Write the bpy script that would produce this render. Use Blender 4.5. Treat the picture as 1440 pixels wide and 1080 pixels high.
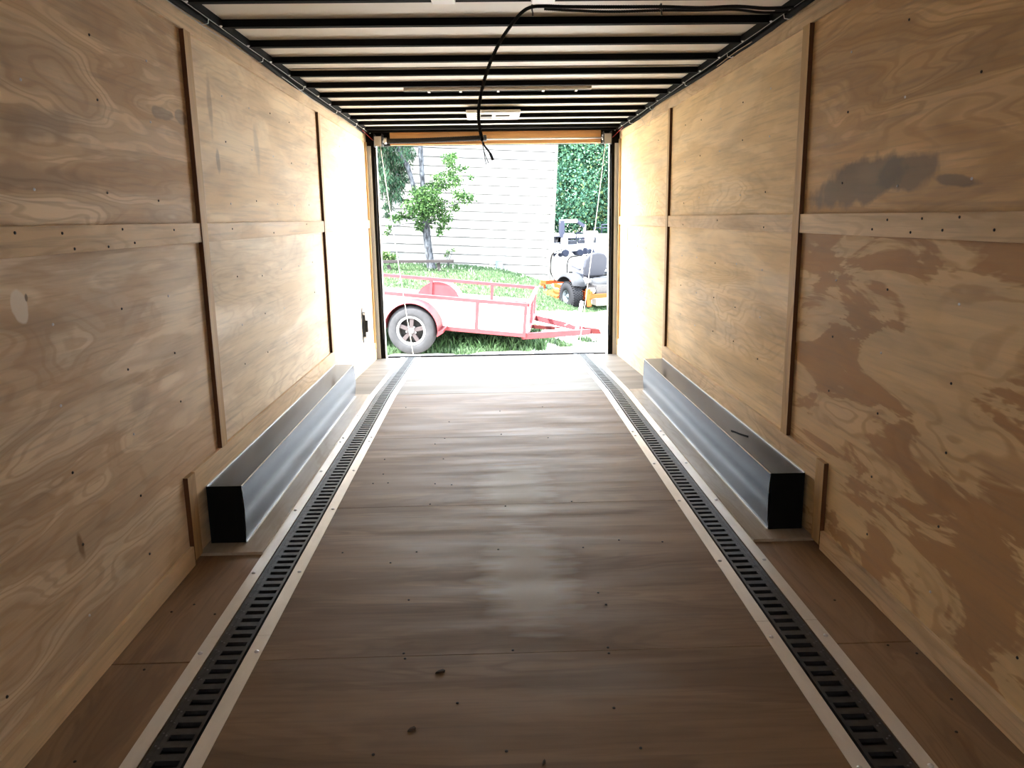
import bpy, math, random
import numpy as np
from mathutils import Vector, Matrix
for o in list(bpy.data.objects): bpy.data.objects.remove(o, do_unlink=True)
SC = bpy.context.scene
COL = SC.collection
rnd = random.Random(7)

# ------------------------------------------------------------------ camera
cd = bpy.data.cameras.new('camera'); cam = bpy.data.objects.new('camera', cd); COL.objects.link(cam)
F_PX, PITCH, YAW, ROLL, H = 1115.0, .2065, .0256, -.0151, 1.3
cd.sensor_width = 36; cd.lens = F_PX/1440*36; cd.clip_end = 300; cd.clip_start = .05
_fw = Vector((math.sin(YAW)*math.cos(PITCH), math.cos(YAW)*math.cos(PITCH), -math.sin(PITCH)))
_r0 = Vector((math.cos(YAW), -math.sin(YAW), 0)); _u0 = _r0.cross(_fw)
_R = math.cos(ROLL)*_r0+math.sin(ROLL)*_u0; _U = -math.sin(ROLL)*_r0+math.cos(ROLL)*_u0
m = Matrix.Identity(4)
for i in range(3): m[i][0] = _R[i]; m[i][1] = _U[i]; m[i][2] = -_fw[i]; m[i][3] = (0, 0, H)[i]
cam.matrix_world = m
SC.camera = cam

# ------------------------------------------------------------------ light and exposure
SC.view_settings.view_transform = 'Standard'; SC.view_settings.look = 'None'
SC.view_settings.gamma = 1; SC.view_settings.use_curve_mapping = False
SC.view_settings.exposure = 1.42
w = bpy.data.worlds.new('sky'); SC.world = w; w.use_nodes = True
nt = w.node_tree; nt.nodes.clear()
bg = nt.nodes.new('ShaderNodeBackground'); wo = nt.nodes.new('ShaderNodeOutputWorld')
tc = nt.nodes.new('ShaderNodeTexCoord'); sp = nt.nodes.new('ShaderNodeSeparateXYZ'); cr = nt.nodes.new('ShaderNodeValToRGB')
nt.links.new(tc.outputs['Generated'], sp.inputs[0]); nt.links.new(sp.outputs['Z'], cr.inputs[0])
cr.color_ramp.elements[0].position = 0; cr.color_ramp.elements[0].color = (1, .985, .955, 1)
cr.color_ramp.elements[1].position = .8; cr.color_ramp.elements[1].color = (.72, .85, 1, 1)
nt.links.new(cr.outputs[0], bg.inputs[0]); bg.inputs[1].default_value = 9.0
nt.links.new(bg.outputs[0], wo.inputs[0])
sl = bpy.data.lights.new('sun', 'SUN'); sun = bpy.data.objects.new('sun', sl); COL.objects.link(sun)
sl.energy = 30; sl.angle = .02; sl.color = (1, .95, .88)
sun.rotation_euler = Vector((.55, .42, -.95)).to_track_quat('-Z', 'Y').to_euler()

# ------------------------------------------------------------------ materials
def nodemat(name, base=(.5, .5, .5), rough=.6, metal=0, spec=.5):
    mt = bpy.data.materials.new(name); mt.use_nodes = True
    b = mt.node_tree.nodes['Principled BSDF']
    b.inputs['Base Color'].default_value = (*base, 1); b.inputs['Roughness'].default_value = rough
    b.inputs['Metallic'].default_value = metal; b.inputs['Specular IOR Level'].default_value = spec
    return mt
class NT:
    def __init__(s, mt): s.t = mt.node_tree; s.b = s.t.nodes['Principled BSDF']
    def n(s, typ, **k):
        nd = s.t.nodes.new(typ)
        for a, v in k.items(): setattr(nd, a, v)
        return nd
    def l(s, a, b): s.t.links.new(a, b)
    def math(s, op, a, b=None, c=None):
        nd = s.n('ShaderNodeMath', operation=op)
        for i, v in enumerate((a, b, c)):
            if v is None: continue
            if isinstance(v, (int, float)): nd.inputs[i].default_value = v
            else: s.l(v, nd.inputs[i])
        return nd.outputs[0]
    def coord(s, scale, loc=(0, 0, 0), rot=(0, 0, 0)):
        c = s.n('ShaderNodeTexCoord'); mp = s.n('ShaderNodeMapping')
        mp.inputs['Scale'].default_value = scale; mp.inputs['Location'].default_value = loc; mp.inputs['Rotation'].default_value = rot
        s.l(c.outputs['Object'], mp.inputs[0]); return mp.outputs[0]
    def noise(s, vec, scale=1, detail=3, rough=.5, dist=0):
        nd = s.n('ShaderNodeTexNoise'); s.l(vec, nd.inputs['Vector'])
        nd.inputs['Scale'].default_value = scale; nd.inputs['Detail'].default_value = detail
        nd.inputs['Roughness'].default_value = rough; nd.inputs['Distortion'].default_value = dist
        return nd.outputs['Fac']
    def ramp(s, fac, stops):
        nd = s.n('ShaderNodeValToRGB'); s.l(fac, nd.inputs[0]); e = nd.color_ramp.elements
        while len(e) < len(stops): e.new(.5)
        for i, (p, c) in enumerate(stops):
            e[i].position = p; e[i].color = (*c, 1) if len(c) == 3 else c
        return nd.outputs[0]
    def mix(s, fac, a, b, mode='MIX'):
        nd = s.n('ShaderNodeMix', data_type='RGBA', blend_type=mode)
        for i, v in ((0, fac), (6, a), (7, b)):
            if isinstance(v, (int, float)): nd.inputs[i].default_value = v
            elif isinstance(v, tuple): nd.inputs[i].default_value = (*v, 1)
            else: s.l(v, nd.inputs[i])
        return nd.outputs[2]
    def bump(s, h, strength=.2, dist=.002):
        nd = s.n('ShaderNodeBump'); nd.inputs['Strength'].default_value = strength; nd.inputs['Distance'].default_value = dist
        s.l(h, nd.inputs['Height']); s.l(nd.outputs[0], s.b.inputs['Normal'])

def plywood(name, light, mid, dark, seed=0, grain='y', fig=6., figamt=.6, blotch=.5, fine=.25, rough=.62, stretch=(.8, 4.2), stains_sheen=(), wet=0, dirt=(.2, .16, .12), tilt=0, ringamt=.55):
    """Rotary-cut plywood: contour figure of the veneer, long fine grain, worn grey blotches."""
    mt = nodemat(name, rough=rough); N = NT(mt)
    al, ac = stretch
    sc = {'y': (ac, al, ac), 'x': (al, ac, ac), 'z': (ac, ac, al)}[grain]
    rot = (tilt, 0, 0)
    v = N.coord(sc, (seed*3.7, seed*1.3, seed*2.1), rot)
    base = N.noise(v, 1, 2.5, .5, .35)
    wob = N.noise(N.coord((6, 6, 6), (seed, 0, 0)), 1, 2, .5)
    f = N.math('MULTIPLY_ADD', base, fig*6.283, N.math('MULTIPLY', wob, 2.2))
    rings = N.math('MULTIPLY_ADD', N.math('SINE', f), .5, .5)
    sfine = {'y': (70, 2.2, 70), 'x': (2.2, 70, 70), 'z': (70, 70, 2.2)}[grain]
    fr = N.math('MULTIPLY_ADD', base, fig*6.283*4.5, N.math('MULTIPLY', wob, 5.0))
    fring = N.math('MULTIPLY_ADD', N.math('SINE', fr), .5, .5)
    fmask = N.ramp(N.noise(v, .55, 1, .5), [(.42, (0, 0, 0)), (.62, (1, 1, 1))])
    g = N.noise(N.coord(sfine, (seed, 0, 0), rot), 1, 3, .6)
    sm = {'y': (9, 1.1, 9), 'x': (1.1, 9, 9), 'z': (9, 9, 1.1)}[grain]
    g2 = N.noise(N.coord(sm, (seed, 5, 0), rot), 1, 4, .65, .3)
    c = N.mix(N.math('MULTIPLY', N.ramp(rings, [(.25, (0, 0, 0)), (.8, (1, 1, 1))]), figamt), light, mid)
    bl = N.noise(v, 1.0, 4, .6, .9)
    c = N.mix(N.math('MULTIPLY', N.ramp(N.math('ADD', bl, N.math('MULTIPLY_ADD', g, .10, -.05)), [(.50, (0, 0, 0)), (.535, (1, 1, 1))]), blotch), c, dark)
    c = N.mix(N.math('MULTIPLY', N.math('MULTIPLY', N.ramp(fring, [(.55, (0, 0, 0)), (.95, (1, 1, 1))]), fmask), ringamt), c, dark)
    c = N.mix(N.math('MULTIPLY', N.ramp(g2, [(.45, (0, 0, 0)), (.7, (1, 1, 1))]), .35), c, dirt)
    c = N.mix(N.math('MULTIPLY', N.ramp(g, [(.5, (0, 0, 0)), (.75, (1, 1, 1))]), fine), c, dirt)
    for (p, r, ang, col, amt, edge) in stains_sheen:
        cdn = N.n('ShaderNodeTexCoord'); mp = N.n('ShaderNodeMapping', vector_type='TEXTURE')
        mp.inputs['Location'].default_value = p; mp.inputs['Rotation'].default_value = ang; mp.inputs['Scale'].default_value = r
        wn = N.n('ShaderNodeTexNoise'); wn.inputs['Scale'].default_value = 9 if grain == 'y' else 1; wn.inputs['Detail'].default_value = 3
        N.l(cdn.outputs['Object'] if grain == 'y' else N.coord((3, 16, 1)), wn.inputs['Vector']); N.l(cdn.outputs['Object'], mp.inputs[0])
        ln = N.n('ShaderNodeVectorMath', operation='LENGTH'); N.l(mp.outputs[0], ln.inputs[0])
        d = N.math('ADD', ln.outputs['Value'], N.math('MULTIPLY_ADD', wn.outputs['Fac'], 1.2, -.6))
        k = N.ramp(d, [(1-edge, (1, 1, 1)), (1.0, (0, 0, 0))]) if edge < .9 else N.ramp(d, [(0, (1, 1, 1)), (1, (0, 0, 0))])
        c = N.mix(N.math('MULTIPLY', k, amt), c, col)
    N.l(c, N.b.inputs['Base Color'])
    rr = N.ramp(bl if not wet else g2, [(.3, (rough-.08,)*3), (.7, (rough+.12,)*3)])
    N.l(rr, N.b.inputs['Roughness'])
    if grain == 'x': N.b.inputs['Specular IOR Level'].default_value = .35 if 'far' not in name else .12
    N.bump(N.math('ADD', g, N.math('MULTIPLY', rings, .5)), .25, .0015)
    return mt

def noisy(name, a, b, scale=5, rough=.6, metal=0, stretch=(1, 1, 1), bump=0, spec=.5, r2=None, lo=.35, hi=.65):
    mt = nodemat(name, a, rough, metal, spec); N = NT(mt)
    n = N.noise(N.coord(stretch), scale, 4, .6)
    N.l(N.ramp(n, [(lo, a), (hi, b)]), N.b.inputs['Base Color'])
    if r2 is not None: N.l(N.ramp(n, [(.3, (rough,)*3), (.7, (r2,)*3)]), N.b.inputs['Roughness'])
    if bump: N.bump(n, bump, .003)
    return mt

GREY = (.16, .12, .095)
stR = [((1.294, 2.86, 1.40), (1, .40, .085), (-.12, 0, 0), (.115, .082, .062), .8, .25),
       ((1.294, 2.50, 1.42), (1, .20, .06), (0, 0, 0), (.115, .082, .062), .75, .25),
       ((1.294, 2.24, 1.385), (1, .12, .018), (.1, 0, 0), (.12, .09, .07), .7, .3)]
stL = [((-1.178, 2.25, 1.56), (1, .36, .055), (.12, 0, 0), (.22, .155, .10), .55, .6),
       ((-1.178, 3.05, 1.69), (1, .10, .025), (.0, 0, 0), (.16, .13, .10), .6, .2),
       ((-1.178, 3.24, 1.70), (1, .06, .03), (.0, 0, 0), (.16, .13, .10), .6, .2),
       ((-1.178, 2.15, 1.42), (1, .5, .04), (.0, 0, 0), (.18, .12, .08), .4, .5)]
stLm = [((-1.178, 3.585, 1.80), (1, .035, .16), (0, 0, 0), (.22, .14, .08), .5, .5),
        ((-1.178, 3.63, 1.56), (1, .03, .06), (0, 0, 0), (.2, .15, .11), .6, .3),
        ((-1.178, 4.25, 1.68), (1, .05, .16), (.1, 0, 0), (.30, .24, .18), .4, .5)]
stLl = [((-1.178, 2.02, 1.10), (1, .035, .045), (.3, 0, 0), (.75, .68, .60), .85, .15),
        ((-1.178, 2.05, 1.12), (1, .008, .012), (0, 0, 0), (.10, .07, .05), .8, .3),
        ((-1.178, 2.145, .412), (1, .022, .05), (.2, 0, 0), (.22, .12, .05), .8, .3),
        ((-1.178, 2.62, .72), (1, .10, .05), (0, 0, 0), (.34, .24, .16), .5, .5)]
LT, MD, DK = (.60, .47, .33), (.50, .36, .23), (.40, .26, .15)
M = {}
M['ply_l_up'] = plywood('plywood_left_upper', (.72, .52, .31), (.52, .34, .18), (.42, .26, .135), 1.0, fig=6, figamt=.8, blotch=.45, fine=.4, stains_sheen=stL)
M['ply_l_lo'] = plywood('plywood_left_lower', (.74, .58, .40), (.56, .39, .235), (.50, .32, .18), 2.3, fig=6, figamt=.8, blotch=.45, fine=.35, tilt=-.15, stains_sheen=stLl)
M['ply_l_mid'] = plywood('plywood_left_middle', (.84, .66, .43), (.72, .53, .32), (.64, .45, .26), 3.1, fig=4, figamt=.5, blotch=.3, fine=.3, stains_sheen=stLm)
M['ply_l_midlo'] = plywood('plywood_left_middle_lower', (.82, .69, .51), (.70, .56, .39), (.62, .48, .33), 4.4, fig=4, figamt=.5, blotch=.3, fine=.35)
M['ply_r_up'] = plywood('plywood_right_upper', (.72, .47, .225), (.52, .315, .13), (.44, .255, .105), 5.2, fig=7, figamt=.8, blotch=.35, fine=.35, stains_sheen=stR)
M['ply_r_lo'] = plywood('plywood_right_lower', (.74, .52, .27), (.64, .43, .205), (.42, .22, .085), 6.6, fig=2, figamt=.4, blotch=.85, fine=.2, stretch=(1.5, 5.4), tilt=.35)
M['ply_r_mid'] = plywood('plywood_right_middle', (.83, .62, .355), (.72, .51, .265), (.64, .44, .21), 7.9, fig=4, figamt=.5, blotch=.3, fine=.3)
M['batten'] = plywood('plywood_strip', (.72, .53, .32), (.58, .40, .22), (.50, .33, .175), 8.8, fig=4, figamt=.5, blotch=.3, fine=.4)
M['batten_v'] = plywood('plywood_upright', (.54, .35, .155), (.44, .27, .11), (.36, .21, .08), 9.3, grain='z', fig=4, figamt=.5, blotch=.3, fine=.4)
M['floor'] = plywood('plywood_floor', (.20, .118, .060), (.155, .088, .042), (.115, .060, .028), 10.1, grain='x', fig=4, figamt=.5, blotch=.5, fine=.35, rough=.6, dirt=(.07, .045, .026),
                     stretch=(.7, 4), wet=1,
                     stains_sheen=[((.12, 2.75, 0), (.20, .45, 1), (0, 0, 0), (.36, .335, .31), .85, .5), ((.10, 3.7, 0), (.2, .5, 1), (0, 0, 0), (.34, .315, .29), .6, .5),  # two pale mid-floor patches: worn wood with the floor's sheen painted in
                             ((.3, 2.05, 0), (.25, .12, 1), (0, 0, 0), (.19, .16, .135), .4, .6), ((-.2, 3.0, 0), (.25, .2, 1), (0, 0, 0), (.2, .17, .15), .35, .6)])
M['floor_far'] = plywood('plywood_floor_far', (.155, .138, .12), (.135, .118, .10), (.115, .10, .082), 11.4, grain='x', fig=4, figamt=.5, blotch=.4, fine=.3, rough=.5, dirt=(.2, .16, .13), stretch=(.7, 4))
M['floor_side'] = plywood('plywood_floor_side', (.25, .150, .078), (.19, .105, .05), (.145, .072, .032), 12.7, grain='y', fig=5, figamt=.6, blotch=.5, fine=.3, rough=.5, dirt=(.11, .075, .05))
M['ledge'] = plywood('plywood_ledge', (.34, .28, .21), (.28, .22, .155), (.24, .18, .12), 13.2, grain='y', fig=5, figamt=.5, blotch=.4, fine=.35, rough=.5, dirt=(.2, .15, .1))
M['header'] = plywood('lumber', (.60, .31, .11), (.52, .25, .08), (.48, .23, .08), 14.8, grain='x', fig=4, figamt=.5, blotch=.3, fine=.2)
M['galv'] = noisy('galvanised_steel', (.74, .71, .66), (.66, .63, .58), 14, .38, .45, (1, .3, 1), r2=.5)
M['steel'] = noisy('dark_sheet_steel', (.034, .062, .105), (.028, .052, .090), 1.0, .20, .93, (1, .4, 1), r2=.24)
M['zinc'] = nodemat('zinc_screw', (.6, .6, .62), .35, .9)
M['rivet'] = nodemat('dark_rivet', (.12, .12, .125), .35, .8)
M['batten_edge_shade'] = nodemat('plywood_edge_shade', (.10, .042, .018), .8, spec=.1)  # shade of the camera-facing batten sides, painted into the colour
M['black_steel'] = noisy('black_painted_steel', (.022, .022, .024), (.014, .014, .015), 30, .42, .2, r2=.55)
M['black'] = nodemat('black_paint', (.006, .006, .006), .8, spec=.05)
M['void'] = nodemat('dark_recess', (.006, .006, .006), .9)
M['plastic_black'] = nodemat('black_plastic', (.012, .012, .012), .35)
M['panel'] = noisy('roof_panel', (.80, .77, .70), (.78, .75, .68), 6, .5, .0, (.3, 2, 1))
M['white'] = nodemat('white_plastic', (.8, .8, .78), .4)
M['white_paint'] = nodemat('white_paint', (.75, .76, .77), .45)
M['wire'] = nodemat('light_wire', (.3, .29, .27), .5)
M['redwire'] = nodemat('red_wire', (.5, .03, .02), .4)
M['screw_dark'] = nodemat('dark_screw', (.03, .025, .02), .5, .5)
M['chip'] = nodemat('dark_wood_chip', (.03, .02, .012), .8)
M['matt_black'] = nodemat('matt_black_loom', (.010, .010, .010), .85, spec=.05)
M['conduit_black'] = nodemat('conduit_black', (.008, .008, .008), .6, spec=.2)
M['strip_dark'] = nodemat('dark_rubber_strip', (.02, .02, .022), .8, spec=.1)
M['plate'] = nodemat('latch_plate_grey', (.05, .05, .055), .5, spec=.3)
M['cable'] = nodemat('coated_cable', (.55, .5, .42), .5)
M['spring'] = nodemat('rubber_sleeve', (.012, .010, .009), .7, spec=.15)
M['rod'] = nodemat('steel_rod', (.5, .48, .45), .35, .8)
M['drum'] = nodemat('cable_drum_steel', (.30, .27, .24), .45, .4)

# ------------------------------------------------------------------ mesh helpers
class MB:
    def __init__(s): s.v = []; s.f = []; s.mi = []; s.sm = []
    def add(s, vs, fs, mi=0, smooth=False):
        o = len(s.v); s.v += [tuple(q) for q in vs]; s.f += [tuple(i+o for i in q) for q in fs]; s.mi += [mi]*len(fs); s.sm += [smooth]*len(fs); return s
    def box(s, x0, x1, y0, y1, z0, z1, mi=0):
        return s.hexa([(x0, y0, z0), (x1, y0, z0), (x1, y1, z0), (x0, y1, z0)], [(x0, y0, z1), (x1, y0, z1), (x1, y1, z1), (x0, y1, z1)], mi)
    def hexa(s, b, t, mi=0):
        return s.add(list(b)+list(t), [(3, 2, 1, 0), (4, 5, 6, 7), (0, 1, 5, 4), (1, 2, 6, 5), (2, 3, 7, 6), (3, 0, 4, 7)], mi)
    def bar(s, p, q, wd, ht, up=(0, 0, 1), mi=0):
        p, q = Vector(p), Vector(q); d = (q-p).normalized(); sd = d.cross(Vector(up)).normalized(); u = sd.cross(d)
        b = [p-sd*wd/2-u*ht/2, q-sd*wd/2-u*ht/2, q+sd*wd/2-u*ht/2, p+sd*wd/2-u*ht/2]
        b = [p-sd*wd/2-u*ht/2, p+sd*wd/2-u*ht/2, q+sd*wd/2-u*ht/2, q-sd*wd/2-u*ht/2]
        t = [x+u*ht for x in b]
        return s.hexa(b, t, mi)
    def prism(s, pts, axis_vec, mi=0):
        n = len(pts); a = Vector(axis_vec); vs = [Vector(q) for q in pts]+[Vector(q)+a for q in pts]
        return s.add(vs, [tuple(range(n))[::-1], tuple(range(n, 2*n))]+[(i, (i+1) % n, n+(i+1) % n, n+i) for i in range(n)], mi)
    def tube(s, path, r, n=8, mi=0, cap=True):
        path = [Vector(q) for q in path]; rs = r if isinstance(r, (list, tuple)) else [r]*len(path)
        prev = None; vs = []
        for i, q in enumerate(path):
            d = (path[min(i+1, len(path)-1)]-path[max(i-1, 0)]).normalized()
            if prev is None: prev = d.orthogonal().normalized()
            a = (prev-d*prev.dot(d)).normalized(); b = d.cross(a); prev = a
            vs += [q+(a*math.cos(2*math.pi*k/n)+b*math.sin(2*math.pi*k/n))*rs[i] for k in range(n)]
        fs = []
        for i in range(len(path)-1):
            for k in range(n):
                fs.append((i*n+k, i*n+(k+1) % n, (i+1)*n+(k+1) % n, (i+1)*n+k))
        if cap: fs += [tuple(range(n))[::-1], tuple(range((len(path)-1)*n, len(path)*n))]
        return s.add(vs, fs, mi, True)
    def lathe(s, prof, c, axis, n=32, mi=0):
        """prof: list of (along, radius); closed ends when radius is 0"""
        c = Vector(c); d = Vector(axis).normalized(); a = d.orthogonal().normalized(); b = d.cross(a)
        vs = [c+d*t+(a*math.cos(2*math.pi*k/n)+b*math.sin(2*math.pi*k/n))*r for t, r in prof for k in range(n)]
        fs = [(i*n+k, i*n+(k+1) % n, (i+1)*n+(k+1) % n, (i+1)*n+k) for i in range(len(prof)-1) for k in range(n)]
        return s.add(vs, fs, mi, True)
    def build(s, name, mat, parent=None, off=None, bevel=0):
        me = bpy.data.meshes.new(name); off = Vector(off) if off else Vector((0, 0, 0))
        me.from_pydata([tuple(Vector(q)-off) for q in s.v], [], s.f)
        for mm in (mat if isinstance(mat, (list, tuple)) else [mat]): me.materials.append(M[mm] if isinstance(mm, str) else mm)
        me.polygons.foreach_set('material_index', s.mi); me.polygons.foreach_set('use_smooth', s.sm)
        me.update(); me.validate()
        import bmesh
        bm = bmesh.new(); bm.from_mesh(me); bmesh.ops.recalc_face_normals(bm, faces=bm.faces); bm.to_mesh(me); bm.free()
        o = bpy.data.objects.new(name, me); COL.objects.link(o)
        if parent: o.parent = parent
        elif off.length: o.location = off
        if bevel:
            bv = o.modifiers.new('bevel', 'BEVEL'); bv.width = bevel; bv.segments = 2; bv.limit_method = 'ANGLE'
        return o
def tag(o, label, cat, group=None, kind=None):
    o['label'] = label
    if cat: o['category'] = cat
    if group: o['group'] = group
    if kind: o['kind'] = kind
    return o
def root(name, loc, label, cat, group=None, kind=None, mat=None):
    o = bpy.data.objects.new(name, None); COL.objects.link(o); o.empty_display_size = .1
    if mat is not None: o.matrix_world = mat
    else: o.location = loc
    return tag(o, label, cat, group, kind)
def copy_tree(o, parent=None):
    c = o.copy(); COL.objects.link(c); c.parent = parent
    for ch in list(o.children): copy_tree(ch, c)
    return c

XL, XR, CX, TOP, YD, YDROP = -1.178, 1.294, .058, 2.118, 8.05, 5.88
DROP = -.085
def fz(y): return 0 if y < YDROP else DROP*(y-YDROP)/(YD-YDROP)
Y0 = -1.6       # front wall of the cargo trailer, behind the camera

# ------------------------------------------------------------------ cargo trailer shell
def struct(o, label, kind='structure'): o['label'] = label; o['kind'] = kind; o['category'] = 'structure'; return o
BT = .018
def wall(side):
    s = -1 if side == 'left' else 1; X = XL if s < 0 else XR
    def bx(mb, a, b, y0, y1, z0, z1): return mb.box(*sorted((X-s*a, X-s*b)), y0, y1, z0, z1)
    skin = bx(MB(), -.06, -.012, Y0, 8.09, -.30, 2.22).build('wall_'+side, 'white_paint')
    struct(skin, 'plywood-lined %s side wall of the cargo trailer with battens over the joints' % side)
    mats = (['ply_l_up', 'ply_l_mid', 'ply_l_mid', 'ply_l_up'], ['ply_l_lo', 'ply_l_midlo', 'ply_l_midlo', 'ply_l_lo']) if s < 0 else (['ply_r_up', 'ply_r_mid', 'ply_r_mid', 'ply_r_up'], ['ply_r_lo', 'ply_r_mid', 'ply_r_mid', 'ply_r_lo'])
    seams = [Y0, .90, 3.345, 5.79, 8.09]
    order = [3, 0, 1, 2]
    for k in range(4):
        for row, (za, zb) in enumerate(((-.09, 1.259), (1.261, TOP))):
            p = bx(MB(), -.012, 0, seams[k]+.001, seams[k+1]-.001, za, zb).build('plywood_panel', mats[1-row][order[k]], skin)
    # upright battens over the vertical joints
    for y in (.90, 3.30, 5.755):
        zb = .075 if y < 2 else .355
        wd = .07 if y < 5 else .06
        for z0, z1 in ((zb, 2.032),):
            b_ = bx(MB(), 0, BT, y, y+wd, z0, z1); b_.mi = [0, 0, 1, 0, 0, 0]  # side towards the camera takes the painted shade
            b_.build('batten', ['batten_v', 'batten_edge_shade'], skin)
    bx(MB(), 0, BT, 7.93, 7.99, .02, 2.032).build('batten', 'batten_v', skin, bevel=.0015)
    # short upright at the front of the wheel box
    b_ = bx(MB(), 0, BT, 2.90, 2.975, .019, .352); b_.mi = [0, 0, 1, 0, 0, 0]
    b_.build('batten', ['batten_v', 'batten_edge_shade'], skin)
    for y0, y1 in ((Y0, .899), (.971, 3.299), (3.371, 5.754), (5.816, 7.929)):
        bx(MB(), 0, BT-.004, y0, y1, 1.222, 1.298).build('rail', 'batten', skin, bevel=.001)
    for y0, y1 in ((Y0, 1.0), (1.003, 3.52), (3.523, 7.96)):
        bx(MB(), 0, BT-.005, y0, y1, 2.033, TOP).build('top_strip', 'batten', skin, bevel=.001)
    bx(MB(), 0, BT-.004, 2.976, 5.85, .255, .354).build('rail', 'batten', skin, bevel=.001)
    # toe strips
    bb = MB(); bx(bb, 0, BT-.002, Y0, 2.899, .001, .078); bb.build('toe_strip', 'batten', skin, bevel=.001)
    x0, x1 = sorted((X, X-s*(BT-.004)))
    MB().hexa([(x0, 5.93, -.002), (x1, 5.93, -.002), (x1, 7.96, fz(7.96)), (x0, 7.96, fz(7.96))], [(x0, 5.93, .085), (x1, 5.93, .085), (x1, 7.96, .088), (x0, 7.96, .088)]).build('toe_strip', 'batten', skin)
    return skin, bx
WL, bxL = wall('left'); WR, bxR = wall('right')
fw_ = MB()
WX0, WX1, WZ0, WZ1 = CX-.42, CX+.42, 1.25, 1.75  # unseen opening added to let fill light in from the front
for a, b, c, d in ((XL-.06, WX0, -.3, 2.22), (WX1, XR+.06, -.3, 2.22), (WX0, WX1, -.3, WZ0), (WX0, WX1, WZ1, 2.22)): fw_.box(a, b, Y0-.06, Y0, c, d)
o = fw_.build('wall_front', 'ply_l_up'); struct(o, 'plywood front wall behind the camera')
fr = MB()
for a, b, c, d in ((WX0-.03, WX1+.03, WZ1-.01, WZ1+.04), (WX0-.03, WX1+.03, WZ0-.04, WZ0+.01), (WX0-.04, WX0+.01, WZ0, WZ1), (WX1-.01, WX1+.04, WZ0, WZ1)): fr.box(a, b, Y0-.07, Y0+.015, c, d)
o = fr.build('added_fill_window', 'white_paint'); struct(o, 'frame of an added unseen window letting fill light in behind the camera')

# screws on the walls (two shared meshes, one object each)
def screw_mesh(mat, r=.0042, h=.003):
    o = MB().lathe([(-.001, r), (h*.5, r), (h, r*.6), (h, 0)], (0, 0, 0), (1, 0, 0), 10).build('screw', mat)
    me = o.data; bpy.data.objects.remove(o); return me
SM = [screw_mesh('zinc'), screw_mesh('screw_dark')]
def put_screw(par, loc, axis, which, name='screw'):
    o = bpy.data.objects.new(name, SM[which]); COL.objects.link(o); o.parent = par; o.location = loc
    o.rotation_euler = Vector(axis).to_track_quat('X', 'Z').to_euler(); return o
RL = [(2.015, 1.282), (2.235, 1.277), (2.29, 1.233), (2.6, 1.283), (2.493, 1.232), (2.678, 1.238), (3.019, 1.275), (3.7, 1.27), (4.4, 1.24), (5.2, 1.28)]
RR = [(2.565, 1.276), (2.357, 1.28), (2.167, 1.284), (2.01, 1.252), (2.244, 1.248), (2.416, 1.239), (2.663, 1.245), (3.73, 1.24), (4.5, 1.27), (5.3, 1.24)]
for par, X, s, rl in ((WL, XL, 1, RL), (WR, XR, -1, RR)):
    for y in (1.745, 2.15, 2.553, 2.95, 3.76, 4.16, 4.565, 4.965, 5.36, 6.2, 6.6, 7.0, 7.4):
        for z in (.205, .415, .625, .83, 1.04, 1.392, 1.655, 1.865):
            if z < .5 and y > 2.9: continue
            if y > 5.5 and z in (.415, .83, 1.655): continue
            put_screw(par, (X+s*.0002, y+rnd.uniform(-.012, .012), z+rnd.uniform(-.015, .015)), (s, 0, 0), 0 if rnd.random() < .45 else 1)
    for y, z in rl: put_screw(par, (X+s*(BT-.004), y, z), (s, 0, 0), 1)

# ------------------------------------------------------------------ floor
fl = MB()
fl.box(XL-.06, XR+.06, Y0, YDROP, -.16, -.022)
fl.hexa([(XL-.06, YDROP, -.16), (XR+.06, YDROP, -.16), (XR+.06, YD, DROP-.14), (XL-.06, YD, DROP-.14)], [(XL-.06, YDROP, -.022), (XR+.06, YDROP, -.022), (XR+.06, YD, DROP-.022), (XL-.06, YD, DROP-.022)])
FL = fl.build('floor', 'void'); struct(FL, 'plywood floor of the cargo trailer, sloping down towards the open rear door')
def slab(x0, x1, y0, y1, mat, t=.018, z=0, name='plywood_sheet'):
    mb = MB()
    ys = [y0]+([YDROP] if y0 < YDROP < y1 else [])+[y1]
    for a, b in zip(ys[:-1], ys[1:]):
        za, zb = fz(a)+z, fz(b)+z
        mb.hexa([(x0, a, za-t), (x1, a, za-t), (x1, b, zb-t), (x0, b, zb-t)], [(x0, a, za), (x1, a, za), (x1, b, zb), (x0, b, zb)])
    return mb.build(name, mat, FL)
g = .0015
iL, iR = CX-.826, CX+.826          # plywood between the tracks runs under the inner flanges
for y0, y1 in ((Y0, .98), (.98, 2.20), (2.20, 3.487), (3.487, 4.66), (4.66, YDROP+.01)):
    slab(iL, iR, y0+g, y1-g, 'floor')
slab(iL, iR, YDROP+.016, YD, 'floor_far')
for s in (-1, 1):
    X = XL if s < 0 else XR; xi = CX+s*.945
    x0, x1 = sorted((xi, X))
    slab(x0, x1, Y0, 2.197, 'floor_side'); slab(x0, x1, 2.204, 2.985, 'floor_side')
    slab(x0, x1, 2.985, YDROP, 'floor_side'); slab(x0, x1, YDROP+.003, 6.83, 'floor_far'); slab(x0, x1, 6.836, YD, 'floor_far')
    slab(x0+(.042 if s > 0 else 0), x1-(.042 if s < 0 else 0), 2.985, YDROP-.002, 'ledge', .012, .012, 'ledge_board')
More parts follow.
